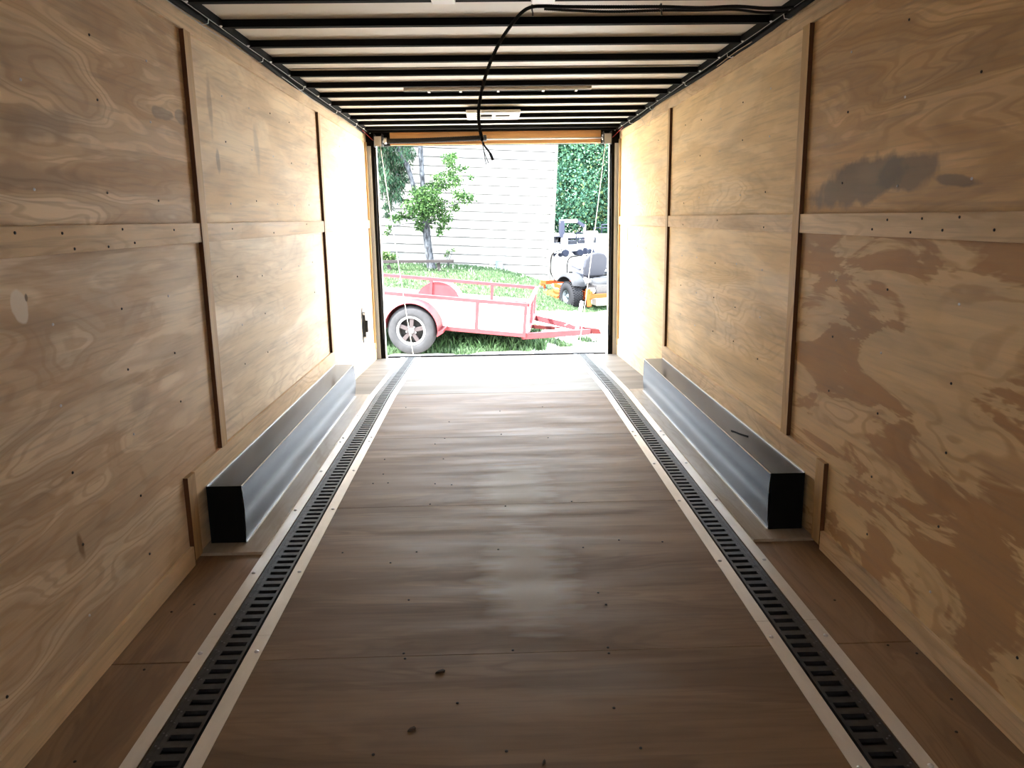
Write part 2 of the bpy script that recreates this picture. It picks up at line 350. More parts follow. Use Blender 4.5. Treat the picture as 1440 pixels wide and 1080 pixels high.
for k, (x, y) in enumerate([(-0.611, 2.982), (-0.315, 2.971), (-0.407, 2.874), (-0.306, 2.563), (0.011, 2.974), (0.352, 2.973), (0.507, 3.038), (0.68, 3.009), (0.359, 2.579), (0.374, 2.491), (-0.287, 2.215), (-0.28, 2.185), (0.047, 2.215), (0.34, 2.215), (0.338, 2.182), (-0.314, 1.748), (0.017, 1.745), (0.352, 1.741), (-0.113, 1.952), (0.311, 1.908), (-0.344, 4.521), (-0.293, 4.637), (-0.604, 4.234), (-0.286, 5.037), (-0.612, 5.464), (-0.577, 3.973), (-0.535, 3.831), (-0.296, 3.8), (-0.212, 3.777), (-0.61, 3.827), (-0.278, 4.22), (-1.051, 2.572), (-1.11, 2.523), (-0.955, 2.498), (-1.052, 2.166), (-1.05, 1.758), (1.165, 1.764), (1.232, 1.901), (1.197, 2.182), (1.26, 2.132), (1.159, 2.477), (.05, 3.46), (.36, 3.5), (-.3, 3.51), (.33, 4.6), (.05, 4.7), (.35, 5.4), (.05, 5.3)]):
    put_screw(FL, (x, y, .0002), (0, 0, 1), 1)

# ------------------------------------------------------------------ cargo tracks set into the floor
def sheet_strip(a0, a1, y0, y1, z, t, s, mb, mi=0):
    x0, x1 = sorted((CX+s*a0, CX+s*a1))
    ys = [y0]+([YDROP] if y0 < YDROP < y1 else [])+[y1]
    for a, b in zip(ys[:-1], ys[1:]):
        za, zb = fz(a)+z, fz(b)+z
        mb.hexa([(x0, a, za), (x1, a, za), (x1, b, zb), (x0, b, zb)], [(x0, a, za+t), (x1, a, za+t), (x1, b, zb+t), (x0, b, zb+t)], mi)
def track(s, label, joints):
    R = root('cargo_track', (CX+s*.885, 3, 0), label, 'floor track', 'slotted tracks let into the floor')
    off = (CX+s*.885, 3, 0); TY0, TY1 = .0, YD-.005
    mb = MB(); sheet_strip(.8265, .9445, TY0, TY1, -.021, .003, s, mb); mb.build('channel', 'void', R, off)
    # slotted bars, one per length of track
    ends = [TY0]+joints+[TY1]
    n0 = 1.782-.0508*35
    for ya, yb in zip(ends[:-1], ends[1:]):
        mb = MB(); a = ya+.0015; b = yb-.0015
        sheet_strip(.835, .844, a, b, .0005, .004, s, mb); sheet_strip(.907, .922, a, b, .0005, .004, s, mb)
        sheet_strip(.835, .839, a, b, -.010, .011, s, mb); sheet_strip(.924, .938, a, b, -.001, .004, s, mb)
        y = n0
        while y < b:
            if y+.0125 > a:
                yy = y+.0254
                if yy+.0115 < b and yy-.0125 > a:
                    ysl, ysh = yy-.0125, yy+.0125
                    x0, x1 = sorted((CX+s*.843, CX+s*.908))
                    z0, z1 = fz(ysl), fz(ysh)
                    mb.hexa([(x0, ysl, z0-.008), (x1, ysl, z0-.008), (x1, ysh, z1-.002), (x0, ysh, z1-.002)], [(x0, ysl, z0+.0045), (x1, ysl, z0+.0045), (x1, ysh, z1+.0045), (x0, ysh, z1+.0045)])
            y += .0508
        y = n0+.01       # rivets along the hinge strip
        while y < b-.02:
            if y > a+.01:
                for aa in (.9165, .9285):
                    mb.lathe([(-.001, .0030), (.0012, .0026), (.0024, 0)], (CX+s*aa, y+(0 if aa < .92 else .012), fz(y)+.0025+(.0020 if aa < .92 else 0)), (0, 0, 1), 7, 1)
            y += .0508
        mb.build('slotted_bar', ['black_steel', 'rivet'], R, off)
    for nm, a0, a1 in (('inner_flange', .784, .828), ('outer_flange', .944, .987)):
        for ya, yb in ((TY0, 2.345), (2.347, 4.66), (4.662, TY1)):
            mb = MB(); sheet_strip(a0, a1, ya, yb, .0005 if a0 < .9 or yb < 2.5 else .0125 if False else .0005, .0018, s, mb)
            mb.build(nm, 'galv', R, off)
    if True:
        for y in [1.03, 1.64, 2.245, 2.81, 3.47, 4.04, 4.60, 4.69, 5.25, 5.97, 6.6, 7.3]:
            for a in (.80, .972):
                me = BOLT
                o = bpy.data.objects.new('bolt', me); COL.objects.link(o); o.parent = R
                o.location = (CX+s*a-off[0], y-off[1], fz(y)+.0022)
    return R
bo = MB().lathe([(0, .0075), (.002, .0075), (.0045, .0055), (.006, 0)], (0, 0, 0), (0, 0, 1), 12).build('bolt', 'zinc'); BOLT = bo.data; bpy.data.objects.remove(bo)
SNAP = lambda y: round((y-(1.782-.0508*35))/.0508)*.0508+(1.782-.0508*35)
track(-1, 'black slotted steel floor track with bright flanges beside the left wheel box', [SNAP(3.489), SNAP(7.2)])
track(1, 'black slotted steel floor track with bright flanges beside the right wheel box', [SNAP(4.19), SNAP(5.94)])

# ------------------------------------------------------------------ wheel boxes
def wheel_box(s, label):
    X = XL if s < 0 else XR; xo = X-s*(BT-.003); xi = CX+s*1.08
    y0, y1, zt, zb = 3.083, 5.80, .256, .0135
    R = root('wheel_box', ((xo+xi)/2, (y0+y1)/2, 0), label, 'wheel box', 'steel boxes over the trailer wheels')
    off = ((xo+xi)/2, (y0+y1)/2, 0)
    a, b = sorted((xo, xi))
    # shell of folded sheet: gently oil-canned inner side
    mb = MB(); n = 60; vs = []; fs = []
    for j in range(n+1):
        y = y0+(y1-y0)*j/n
        for k in range(9):
            z = zb+(zt-zb)*k/8
            bul = -.010*math.sin(math.pi*k/8)*(.75+.25*math.sin(y*1.6+s))
            vs.append((xi-s*0+(-s)*(-bul), y, z))
    for j in range(n):
        for k in range(8): i = j*9+k; fs.append((i, i+9, i+10, i+1))
    mb.add(vs, fs, 0, True); mb.build('side_panel', 'steel', R, off)
    MB().box(a+(.0015 if s > 0 else 0), b-(.0015 if s < 0 else 0), y0, y1, zt-.0015, zt).build('top_panel', 'steel', R, off)
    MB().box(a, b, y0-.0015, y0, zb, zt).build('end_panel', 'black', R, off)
    MB().box(a, b, y1, y1+.0015, zb, zt).build('end_panel', 'steel', R, off)
    e = .003
    MB().box(*sorted((xi-s*e, xi+s*.001)), y0, y1, zt-.002, zt+.0012).build('folded_edge', 'galv', R, off)
    MB().box(*sorted((xo, xo-s*.005)), y0, y1, zt, zt+.005).build('sealed_edge', 'galv', R, off)
    MB().box(*sorted((xi-s*.007, xi-s*.0005)), y0, y1, zb-.001, zb+.003).build('folded_edge', 'galv', R, off)
    return R
wheel_box(-1, 'long dark steel wheel box against the left plywood wall, its side shining blue')
wheel_box(1, 'long dark steel wheel box against the right plywood wall, darker than the opposite one')

# ------------------------------------------------------------------ ceiling
ce = MB().box(XL-.06, XR+.06, Y0, 8.12, 2.175, 2.22).build('ceiling', 'white_paint'); struct(ce, 'trailer roof of pale metal panels between black cross ribs')
RP = .4035
ys = [3.678+RP*k for k in range(-14, 12)]
mb = MB().box(XL-.01, XR+.01, Y0, 8.09, 2.15, 2.153); mb.build('roof_panel', 'panel', ce)
MB().box(XL+.05, XR-.05, 3.318, 3.324, 2.147, 2.15).build('panel_joint', 'black', ce)
MB().box(XL+.05, XR-.05, 4.815, 4.819, 2.147, 2.15).build('panel_joint', 'black', ce)
for y in ys:
    if Y0 < y < 8.0:
        MB().box(XL+.04, XR-.04, y-.003, y+.033, 2.119, 2.1495).build('rib', 'black', ce)
MB().box(XL+.04, XR-.04, 7.93, 7.97, 2.118, 2.1495).build('rib', 'black', ce)
for s in (-1, 1):
    X = XL if s < 0 else XR
    MB().box(*sorted((X-s*.0, X-s*.054)), Y0, 8.0, 2.1185, 2.1499).build('corner_rail', 'black', ce)

# wiring along both ceiling corners
def wiring(s, label):
    X = XL if s < 0 else XR
    R = root('wiring_harness', (X-s*.045, 3, 2.11), label, 'wiring', 'wiring runs in the ceiling corners'); off = (X-s*.045, 3, 2.11)
    r = random.Random(5+s)
    pts = [(X-s*(.052+r.uniform(-.002, .002)), y, 2.112) for y in np.arange(0, 7.95, .2)]
    MB().tube(pts, .0014, 6).build('cable', 'wire', R, off)
    pts = []; 
    for i, y in enumerate(np.arange(0, 7.9, .12)):
        sag = .012*abs(math.sin(y*1.9+s))+r.uniform(-.003, .003)
        pts.append((X-s*(.030+.012*math.sin(y*2.3+s)), y, 2.108-sag*.5))
    MB().tube(pts, .011, 8).build('bundle', 'matt_black', R, off)
    pts = []
    for i, y in enumerate(np.arange(0, 7.9, .1)):
        pts.append((X-s*(.022+.010*math.sin(y*2.9+1+s)), y, 2.103-.010*abs(math.sin(y*1.35+.6))))
    MB().tube(pts, .0018, 6).build('cable', 'wire' if s < 0 else 'batten_v', R, off)
    for y in np.arange(1.9, 7.9, .394):
        mb = MB().lathe([(0, .006), (.004, .006), (.006, .003), (.007, 0)], (X-s*.056, y+.17, 2.118), (0, 0, -1), 10)
        mb.build('clip', 'white', R, off)
    for y in (2.6, 3.5, 4.3, 5.2, 6.3, 7.2):
        MB().tube([(X-s*.054, y, 2.112), (X-s*.05, y, 2.094), (X-s*.028, y, 2.090), (X-s*.015, y, 2.10)], .0018, 5).build('cable_tie', 'white' if y > 3.4 else 'plastic_black', R, off)
    MB().tube([(X-s*.04, 7.6, 2.105), (X-s*.045, 7.8, 2.09), (X-s*.075, 7.92, 2.055), (X-s*.11, 7.93, 2.03)], .0022, 5).build('red_wire', 'redwire', R, off)
    # loose thin strand
    y = 6.35 if s < 0 else 6.2
    MB().tube([(X-s*.05, y, 2.11), (X-s*.02, y+.15, 2.06), (X-s*.008, y+.35, 2.0), (X-s*.008, y+.5, 2.02), (X-s*.03, y+.6, 2.10)], .001, 5).build('loose_strand', 'wire', R, off)
    return R
wiring(-1, 'black and pale wiring clipped along the left ceiling corner')
wiring(1, 'black and pale wiring clipped along the right ceiling corner')
# light stub of cable leaving the left corner
# hanging split-loom conduit
def smooth(pts, n):
    P = [np.array(q, float) for q in pts]; out = []
    P = [2*P[0]-P[1]]+P+[2*P[-1]-P[-2]]
    for i in range(1, len(P)-2):
        for k in range(n):
            t = k/n; a, b, c, d = P[i-1:i+3]
            out.append(tuple(.5*((2*b)+(c-a)*t+(2*a-5*b+4*c-d)*t*t+(3*b-a-3*c+d)*t**3)))
    out.append(tuple(P[-2])); return out
yc = 3.36
cpts = [(1.235, yc+.02, 2.108), (1.12, yc, 2.100), (1.0, yc, 2.108), (.86, yc, 2.104), (.704, yc, 2.109), (.505, yc, 2.110), (.33, yc, 2.112), (.235, yc, 2.115), (0.185, yc, 2.112), (0.146, yc, 2.092), (0.102, yc, 2.044), (0.059, yc, 1.985), (0.02, yc, 1.911), (-0.01, yc, 1.831), (-0.029, yc, 1.749), (-0.033, yc, 1.694), (-0.026, yc, 1.638), (-0.018, yc, 1.605)]
sp_ = smooth(cpts, 40)
res = [sp_[0]]
for q in sp_:
    if (Vector(q)-Vector(res[-1])).length >= .0028: res.append(q)
R = root('conduit', (.1, yc, 2.1), 'black corrugated conduit looping down from the ceiling with frayed wire ends', 'conduit')
MB().tube(res, [(.0078 if i % 2 else .0062) for i in range(len(res))], 10).build('corrugated_tube', 'conduit_black', R, (.1, yc, 2.1))
q2 = [(x, y+.012, z-.005+.004*math.sin(x*9)) for x, y, z in cpts[:8]]
sp2 = smooth(q2, 40); r2 = [sp2[0]]
for q in sp2:
    if (Vector(q)-Vector(r2[-1])).length >= .0028: r2.append(q)
MB().tube([(x, y+.022, z) for x, y, z in r2], [(.006 if i % 2 else .0048) for i in range(len(r2))], 8).build('corrugated_tube', 'conduit_black', R, (.1, yc, 2.1))
MB().tube(smooth([(-.018, yc, 1.605), (-.012, yc, 1.59), (0, yc, 1.575), (.012, yc, 1.557), (.022, yc, 1.532)], 5), [.004]*15+[.0058]*6, 7).build('wire_end', 'plastic_black', R, (.1, yc, 2.1))
MB().tube(smooth([(-.018, yc, 1.606), (-.018, yc, 1.585), (-.008, yc, 1.55), (.004, yc-.004, 1.52)], 5), .0018, 6).build('wire_end', 'wire', R, (.1, yc, 2.1))
MB().tube(smooth([(-.02, yc, 1.606), (-.016, yc, 1.58), (-.012, yc, 1.55), (-.006, yc-.004, 1.515)], 5), .0016, 6).build('wire_end', 'wire', R, (.1, yc, 2.1))
for x in (.188, .70):
    MB().lathe([(-.003, .0125), (.003, .0125), (.003, .010), (-.003, .010), (-.003, .0125)], (x, yc+.008, 2.112), (1, 0, 0), 14).build('cable_tie', 'plastic_black', R, (.1, yc, 2.1))
    MB().tube([(x, yc, 2.104), (x+.002, yc-.003, 2.078)], .003, 6).build('tie_tail', 'plastic_black', R, (.1, yc, 2.1))

# white ceiling lamp box near the door, and the tabs of a second one overhead
def ceiling_lamp(y0, label):
    cxm = .052; off = (cxm, y0, 2.12)
    R = root('ceiling_light', off, label, 'ceiling light', None)
    wx, dy = .212, .46; z1 = 2.121; z0 = 2.098
    mb = MB()
    for a, b, c, d in ((-wx, wx, 0, .07), (-wx, wx, dy-.07, dy), (-wx, -wx+.07, .07, dy-.07), (wx-.07, wx, .07, dy-.07)):
        mb.box(cxm+a, cxm+b, y0+c, y0+d, z0, z1)
    mb.build('bezel', 'white', R, off, .006)
    MB().box(cxm-wx+.07, cxm+wx-.07, y0+.07, y0+dy-.07, z0+.004, z0+.010).build('lens', 'lens', R, off)
    MB().box(cxm-.1, cxm-.01, y0+.16, y0+.30, z0-.010, z0+.004).build('switch_box', 'screw_dark', R, off, .004)
    MB().box(cxm+.02, cxm+.13, y0+.2, y0+.215, z0-.004, z0+.004).build('vent_slot', 'screw_dark', R, off)
    return R
M['lens'] = nodemat('lamp_lens', (.78, .76, .72), .25)
ceiling_lamp(6.43, 'white plastic ceiling lamp with a frosted lens near the rear door')
for x in (-.155, .223):
    tg = MB().box(x-.045, x+.045, 3.15, 3.262, 2.1, 2.1188).build('mounting_tab', 'white', off=(x, 3.26, 2.12), bevel=.004)
    tag(tg, 'small white mounting tab on the nearest black roof rib, %s of the conduit loop' % ('left' if x < 0 else 'right'), 'bracket', 'white tabs on the nearest roof rib')
R = root('strip_light', (.07, 5.62, 2.12), 'slim black strip light fixed across the pale ceiling panels', 'strip light')
MB().box(-.545, .70, 5.555, 5.585, 2.128, 2.1495).build('channel', 'black', R, (.07, 5.62, 2.12))
MB().box(-.545, .70, 5.54, 5.554, 2.13, 2.149).build('diffuser', 'panel', R, (.07, 5.62, 2.12))
for x in (-.38, -.17, .08, .38, .6):
    MB().box(x-.008, x+.008, 5.53, 5.59, 2.123, 2.128).build('clip', 'white', R, (.07, 5.62, 2.12))

# ------------------------------------------------------------------ rear door frame, header and ramp gear
df = MB()
df.box(XL-.06, XR+.06, 8.0, 8.09, 2.0, 2.175)
d = df.build('door_frame_header', 'black'); d.name = 'trim_1'; struct(d, 'black steel header above the open rear door')
for s, n in ((-1, 'trim_2'), (1, 'trim_3')):
    X = XL if s < 0 else XR
    j = MB().box(*sorted((CX+s*1.137, CX+s*1.182)), 7.995, 8.09, DROP-.02, 2.0).build(n, 'black'); struct(j, 'black steel door post at the %s of the open rear door' % ('left' if s < 0 else 'right'))
    MB().box(*sorted((CX+s*1.131, CX+s*1.137)), 8.0, 8.06, DROP, 2.0).build('weather_edge', 'white_paint', j)
    MB().box(*sorted((CX+s*1.182, X-s*.0)), 8.01, 8.09, DROP-.02, 2.0).build('side_filler', 'white_paint', j)
    MB().tube([(CX+s*1.15, 7.985, DROP+.2), (CX+s*1.153, 7.985, .6), (CX+s*1.158, 7.985, 1.1), (CX+s*1.15, 7.985, 1.9)], .007, 8).build('rubber_seal', 'spring', j)
hb = MB().box(-.932, 1.098, 7.955, 7.999, 2.0, 2.117).build('header_board', 'header', off=(.08, 7.97, 2.0)); tag(hb, 'orange-brown wooden board across the top of the rear doorway', 'board')
sill = MB().box(XL-.02, XR+.02, YD-.002, 8.11, DROP-.12, DROP-.001).build('trim_4', 'galv'); struct(sill, 'metal threshold at the rear doorway')
MB().box(CX-1.12, CX+1.12, 8.035, 8.085, DROP-.001, DROP+.012).build('rubber_strip', 'strip_dark', sill)
def drum(s, label):
    x = CX+s*1.095; off = (x, 7.9, 2.04)
    R = root('cable_drum', off, label, 'cable drum', 'cable drums of the ramp door lift')
    MB().box(x-.033, x+.033, 7.86, 7.865, 1.985, 2.075).build('bracket', 'drum', R, off, .002)
    MB().box(*sorted((x+s*.034, x+s*.040)), 7.86, 7.998, 1.98, 2.10).build('bracket', 'black_steel', R, off)
    MB().box(*sorted((x-s*.034, x-s*.040)), 7.87, 7.998, 1.99, 2.10).build('bracket', 'black_steel', R, off)
    MB().lathe([(-.03, 0), (-.03, .04), (-.024, .04), (-.022, .03), (.022, .03), (.024, .04), (.03, .04), (.03, 0)], (x, 7.915, 2.045), (1, 0, 0), 24).build('spool', 'drum', R, off)
    for a in (0, 2.1, 4.2):
        MB().lathe([(0, .007), (.010, .007), (.012, 0)], (x-s*.041, 7.915+.02*math.cos(a), 2.045+.02*math.sin(a)), (-s, 0, 0), 8).build('bolt', 'zinc', R, off)
drum(-1, 'steel cable drum and bracket in the upper left corner of the doorway')
drum(1, 'steel cable drum and bracket in the upper right corner of the doorway')
R = root('torsion_spring', (0, 7.9, 2.04), 'long black sleeved spring on a thin rod across the doorway header', 'spring'); off = (0, 7.9, 2.04)
MB().tube([(CX-1.04, 7.905, 2.04), (CX+1.04, 7.905, 2.04)], .008, 10).build('rod', 'rod', R, off)
sp1 = smooth([(-.95, 7.90, 2.032), (-.7, 7.895, 2.033), (-.4, 7.895, 2.040), (-.05, 7.90, 2.052)], 30)
MB().tube(sp1, [.023+(.0016 if i % 2 else 0) for i in range(len(sp1))], 14).build('spring_sleeve', 'spring', R, off)
MB().lathe([(-.016, 0), (-.016, .03), (.010, .03), (.016, .022), (.016, 0)], (-.02, 7.90, 2.05), (1, 0, 0), 16).build('end_cone', 'black_steel', R, off)
MB().lathe([(-.012, 0), (-.012, .03), (.012, .03), (.012, 0)], (-.97, 7.90, 2.035), (1, 0, 0), 16).build('end_cone', 'rod', R, off)

# ramp door lowered onto the gravel outside, with its two lifting cables
R = root('ramp_door', (CX, 8.15, -.2), 'plywood ramp door lowered onto the gravel outside the doorway', 'ramp door'); off = (CX, 8.15, -.2)
rb0, rb1 = (8.13, -.115), (10.1, -.55)
MB().hexa([(CX-1.12, rb0[0], rb0[1]-.05), (CX+1.12, rb0[0], rb0[1]-.05), (CX+1.12, rb1[0], rb1[1]-.03), (CX-1.12, rb1[0], rb1[1]-.03)],
          [(CX-1.12, rb0[0], rb0[1]), (CX+1.12, rb0[0], rb0[1]), (CX+1.12, rb1[0], rb1[1]), (CX-1.12, rb1[0], rb1[1])]).build('deck', 'ledge', R, off)
for s in (-1, 1): MB().bar((CX+s*1.12, rb0[0], rb0[1]-.02), (CX+s*1.12, rb1[0], rb1[1]-.01), .04, .06).build('edge_rail', 'black_steel', R, off)
MB().bar((CX-1.0, 8.125, -.13), (CX+1.0, 8.125, -.13), .03, .03).build('hinge', 'galv', R, off)
for s, lb in ((-1, 'thin pale ramp cable hanging from the left drum down past the trailer wheel'), (1, 'thin pale ramp cable hanging from the right drum down past the mower')):
    c = MB().tube(smooth([(CX+s*1.085, 7.93, 2.02), (CX+s*1.07, 8.45, 1.32), (CX+s*1.055, 9.1, .50), (CX+s*1.035, 9.95, -.50)], 10), .0032, 7).build('ramp_cable', 'cable', off=(CX+s*1.035, 9.95, -.5)); tag(c, lb, 'cable', 'lifting cables of the ramp door')

# handle on the left wall by the door
R = root('door_latch', (XL, 7.28, .2), 'black latch handle on a bright oval plate low on the left wall beside the doorway', 'latch'); off = (XL, 7.28, .2)
pl = [(XL+.001, 7.28+.055*math.cos(a), .355+.165*math.sin(a)) for a in [i*math.pi/12 for i in range(24)]]
MB().prism(pl, (.006, 0, 0)).build('backplate', 'plate', R, off, .002)
MB().box(XL+.007, XL+.030, 7.262, 7.300, .235, .475).build('housing', 'plastic_black', R, off, .004)
MB().box(XL+.030, XL+.050, 7.268, 7.294, .29, .40).build('lever', 'black_steel', R, off, .004)
MB().box(XL+.007, XL+.036, 7.255, 7.305, .45, .47).build('pivot', 'zinc', R, off, .003)
MB().box(XL+.007, XL+.036, 7.255, 7.305, .235, .25).build('pivot', 'zinc', R, off, .003)
MB().box(XR-.004, XR+.001, 7.483, 7.493, 1.08, 1.195).build('slot_cover', 'batten_v', WR)
MB().box(XL-.001, XL+.004, 7.49, 7.50, 1.08, 1.195).build('slot_cover', 'batten_v', WL)

tg = MB().tube(smooth([(1.173, 3.747, .2585), (1.19, 3.71, .2585), (1.20, 3.68, .2585), (1.222, 3.635, .2585)], 4), .0022, 5).build('wire_scrap', 'matt_black', off=(1.19, 3.69, .256)); tag(tg, 'short black scrap of wire lying on top of the right wheel box', 'wire scrap')
# wood chips on the floor
for x, y, k, lb in ((-.17, 2.108, 1.2, 'splintered dark wood chip near the floor joint'), (-.228, 1.843, .9, 'compact dark wood chip on the bare floor sheet left of the thin splinter'), (.107, 1.698, .8, 'thin dark splinter on the floor nearest the camera')):
    mb = MB(); sw = .012*k if k != .8 else .004
    mb.hexa([(x-sw, y-.008, .0005), (x+sw, y-.004, .0005), (x+sw*.8, y+.008, .0005), (x-sw*.6, y+.006, .0005)], [(x-sw*.7, y-.006, .005), (x+sw*1.1, y-.003, .008), (x+sw*.6, y+.007, .006), (x-sw*.3, y+.004, .004)])
    o = mb.build('wood_chip', 'chip', off=(x, y, 0)); tag(o, lb, 'wood chip', 'chips lying on the plywood floor')

# ================================================================== outside
def S01(t): t = max(0., min(1., t)); return t*t*(3-2*t)
def interp(x, xs, ys_): return float(np.interp(x, xs, ys_))
def gz(x, y):
    A = interp(x, [-8, -2.4, -1.5, -.57, .19, .7, 1.3, 1.8, 8], [1.0, .90, .85, .80, .72, .58, .38, .15, .14])
    t = (y-11.9)/(17.9-11.9)
    z = -.592+A*S01(t)*(1 if y < 19 else 1)
    if y > 19: z += (y-19)*.023
    return z
def grass_mask(x, y):
    """1 on the lawn, 0 on the pale gravel"""
    wob = .10*math.sin(x*5.1+y*2.3)+.07*math.sin(x*11+y*7)+.05*math.sin(y*17-x*9)
    xb = interp(y, [11.2, 11.7, 12.6, 13.3, 13.9, 14.6, 15.2, 15.9, 17.2, 19.5], [.68, .66, .75, .9, .55, 1.0, 1.9, 3.2, 2.4, 1.6])
    if y > 17.3 and x > 1.45: return 0
    if y < 11.25+wob*.8: return 0
    if x < xb+wob: return 1
    if 11.6 < y < 12.5 and abs(x-1.0+(y-12)*.2) < .07+wob*.6: return 1
    if 12.0 < y < 12.5 and abs(x-1.45) < .18+wob: return 1
    return 0
# ground surface
xs = np.concatenate([np.arange(-30, -5, 1.5), np.arange(-5, 6, .09), np.arange(6, 40, 1.5)])
ysg = np.concatenate([np.arange(7.6, 11, .25), np.arange(11, 20, .09), np.arange(20, 80, 1.5)])
mb = MB(); nx, ny = len(xs), len(ysg)
vs = [(float(x), float(y), gz(x, y)+.006*math.sin(x*7+y*3)*math.sin(y*5-x*2)) for y in ysg for x in xs]
fs = [(j*nx+i, j*nx+i+1, (j+1)*nx+i+1, (j+1)*nx+i) for j in range(ny-1) for i in range(nx-1)]
mb.add(vs, fs, 0, True)
gm = nodemat('ground_gravel_and_soil', rough=.9, spec=.1); N = NT(gm)
at = N.n('ShaderNodeAttribute'); at.attribute_name = 'lawn'
n1 = N.noise(N.coord((1, 1, 1)), 3, 5, .65); n2 = N.noise(N.coord((1, 1, 1)), 45, 3, .6)
grav = N.mix(n2, N.ramp(n1, [(.35, (.46, .43, .38)), (.65, (.58, .56, .52))]), (.42, .40, .36))
soil = N.ramp(n1, [(.35, (.028, .045, .02)), (.65, (.04, .06, .026))])
N.l(N.mix(at.outputs['Fac'], grav, soil), N.b.inputs['Base Color']); N.bump(n2, .4, .01)
go = mb.build('ground', gm); struct(go, 'pale gravel yard rising to a lawn on the left')
a_ = go.data.color_attributes.new('lawn', 'FLOAT_COLOR', 'POINT')
for i, (x, y, z) in enumerate(vs):
    k = float(grass_mask(x, y)); a_.data[i].color = (k, k, k, 1)
# mesh vertex order is preserved by build()

def blades(name, pts, hgt, wid, mats, seed, label, cat):
    r = np.random.RandomState(seed); vs = []; fs = []; mi = []
    for (x, y, z, hh) in pts:
        a = r.uniform(0, 6.283); w_ = wid*r.uniform(.6, 1.3); h_ = hgt*hh*r.uniform(.5, 1.2); lx, ly = r.normal(0, .45*h_, 2)
        o = len(vs); c, s_ = math.cos(a)*w_, math.sin(a)*w_
        vs += [(x-c, y-s_, z-.01), (x+c, y+s_, z-.01), (x+c*.6+lx*.4, y+s_*.6+ly*.4, z+h_*.6), (x-c*.6+lx*.4, y-s_*.6+ly*.4, z+h_*.6), (x+lx, y+ly, z+h_)]
        fs += [(o, o+1, o+2, o+3), (o+3, o+2, o+4)]; k = r.randint(0, len(mats)); mi += [k, k]
    me = bpy.data.meshes.new(name); me.from_pydata(vs, [], fs)
    for q in mats: me.materials.append(M[q])
    me.polygons.foreach_set('material_index', mi); me.update()
    o = bpy.data.objects.new(name, me); COL.objects.link(o); return tag(o, label, cat, None, 'stuff')
M['grass_a'] = nodemat('grass_a', (0.0305, 0.0579, 0.0256), .7, spec=.1); M['grass_b'] = nodemat('grass_b', (0.0465, 0.0746, 0.0413), .7, spec=.1)
M['grass_c'] = nodemat('grass_c', (0.0113, 0.0274, 0.0081), .7, spec=.1); M['clover'] = nodemat('clover_flower', (0.3100, 0.3410, 0.3100), .7)
r = np.random.RandomState(3); pts = []
while len(pts) < 62000:
    y = 11.1+8.1*r.uniform()**1.25; x = r.uniform(-3.2, 3.0)
    if abs((x-.058)/(y)) > .2+.05 and x < 0 and x/y < -.19: continue
    if grass_mask(x, y):
        d = interp(y, [11, 12.8, 14, 19], [1.0, .9, .6, .5]); pts.append((x, y, gz(x, y), d*(1.5 if r.uniform() < .12 else 1)))
blades('lawn_grass', pts, .085, .006, ['grass_a', 'grass_b', 'grass_c', 'grass_b', 'grass_a'], 5, 'green lawn grass growing around the red trailer and up to the building', 'grass')
pts = []
for k in range(380):
    y = r.uniform(13.5, 18.5); x = r.uniform(-2.6, 1.2)
    if grass_mask(x, y) and math.sin(x*3+1)*math.sin(y*2.1) > -.1: pts.append((x, y, gz(x, y)+.05, 1))
blades('clover_flowers', pts, .03, .012, ['clover'], 8, 'white clover flowers scattered through the sloping lawn', 'flowers')
pts = []
for k in range(3500):
    x = r.uniform(-.95, .8); y = r.uniform(11.35, 12.6)
    pts.append((x, y, gz(x, y), .8+.9*r.uniform()))
blades('weeds', pts, .13, .011, ['grass_c', 'grass_a', 'grass_c', 'leaf_dark'] if 'leaf_dark' in M else ['grass_c', 'grass_a', 'grass_c'], 9, 'dark broad-leaved weeds in the shade under the red trailer', 'weeds')

# ---- building: white lap siding, standing slightly out of level with the cargo trailer
B = root('building', (-4, 19, 0), 'white building with horizontal lap siding beyond the red trailer', 'building')
B.rotation_euler = (0, math.radians(2.9), 0)
# siding courses as real overlapping boards, local x runs right from the root
X1 = 5.42; courses = 24
mb = MB(); z = -.95
for k in range(courses):
    mb.hexa([(-9, -.016, z), (X1, -.016, z), (X1, 0.02, z), (-9, 0.02, z)], [(-9, 0, z+.2), (X1, 0, z+.2), (X1, .02, z+.2), (-9, .02, z+.2)]); z += .2
M['siding'] = noisy('white_siding', (.14, .141, .14), (.125, .127, .127), 1.2, .55, 0, (.3, 1, 3), spec=.1)
M['bld_trim'] = nodemat('grey_corner_trim', (.05, .05, .048), .7)
M['box_blue'] = nodemat('pale_blue_grey_box', (0.0806, 0.1054, 0.1240), .7, spec=.1)
mb.build('lap_siding', 'siding', B)
mb = MB()
for k in range(courses): mb.box(-9, X1, -.0172, -.004, -.95+.2*k-.0095, -.95+.2*k+.0005)  # black strips paint the shadow line under each siding course
mb.build('lap_shadow', 'black', B)
MB().box(-9, X1+.02, .02, 11, -1.2, 3.85).build('wall_body', 'siding', B)
MB().box(X1-.01, X1+.06, -.03, .06, -1.0, 3.85).build('corner_trim', 'bld_trim', B)
MB().hexa([(-9.4, -.5, 3.8), (X1+.5, -.5, 3.8), (X1+.5, 11.5, 3.8), (-9.4, 11.5, 3.8)], [(-9.4, 5.5, 6.2), (X1+.5, 5.5, 6.2), (X1+.5, 5.6, 6.2), (-9.4, 5.6, 6.2)]).build('roof', 'bld_trim', B)
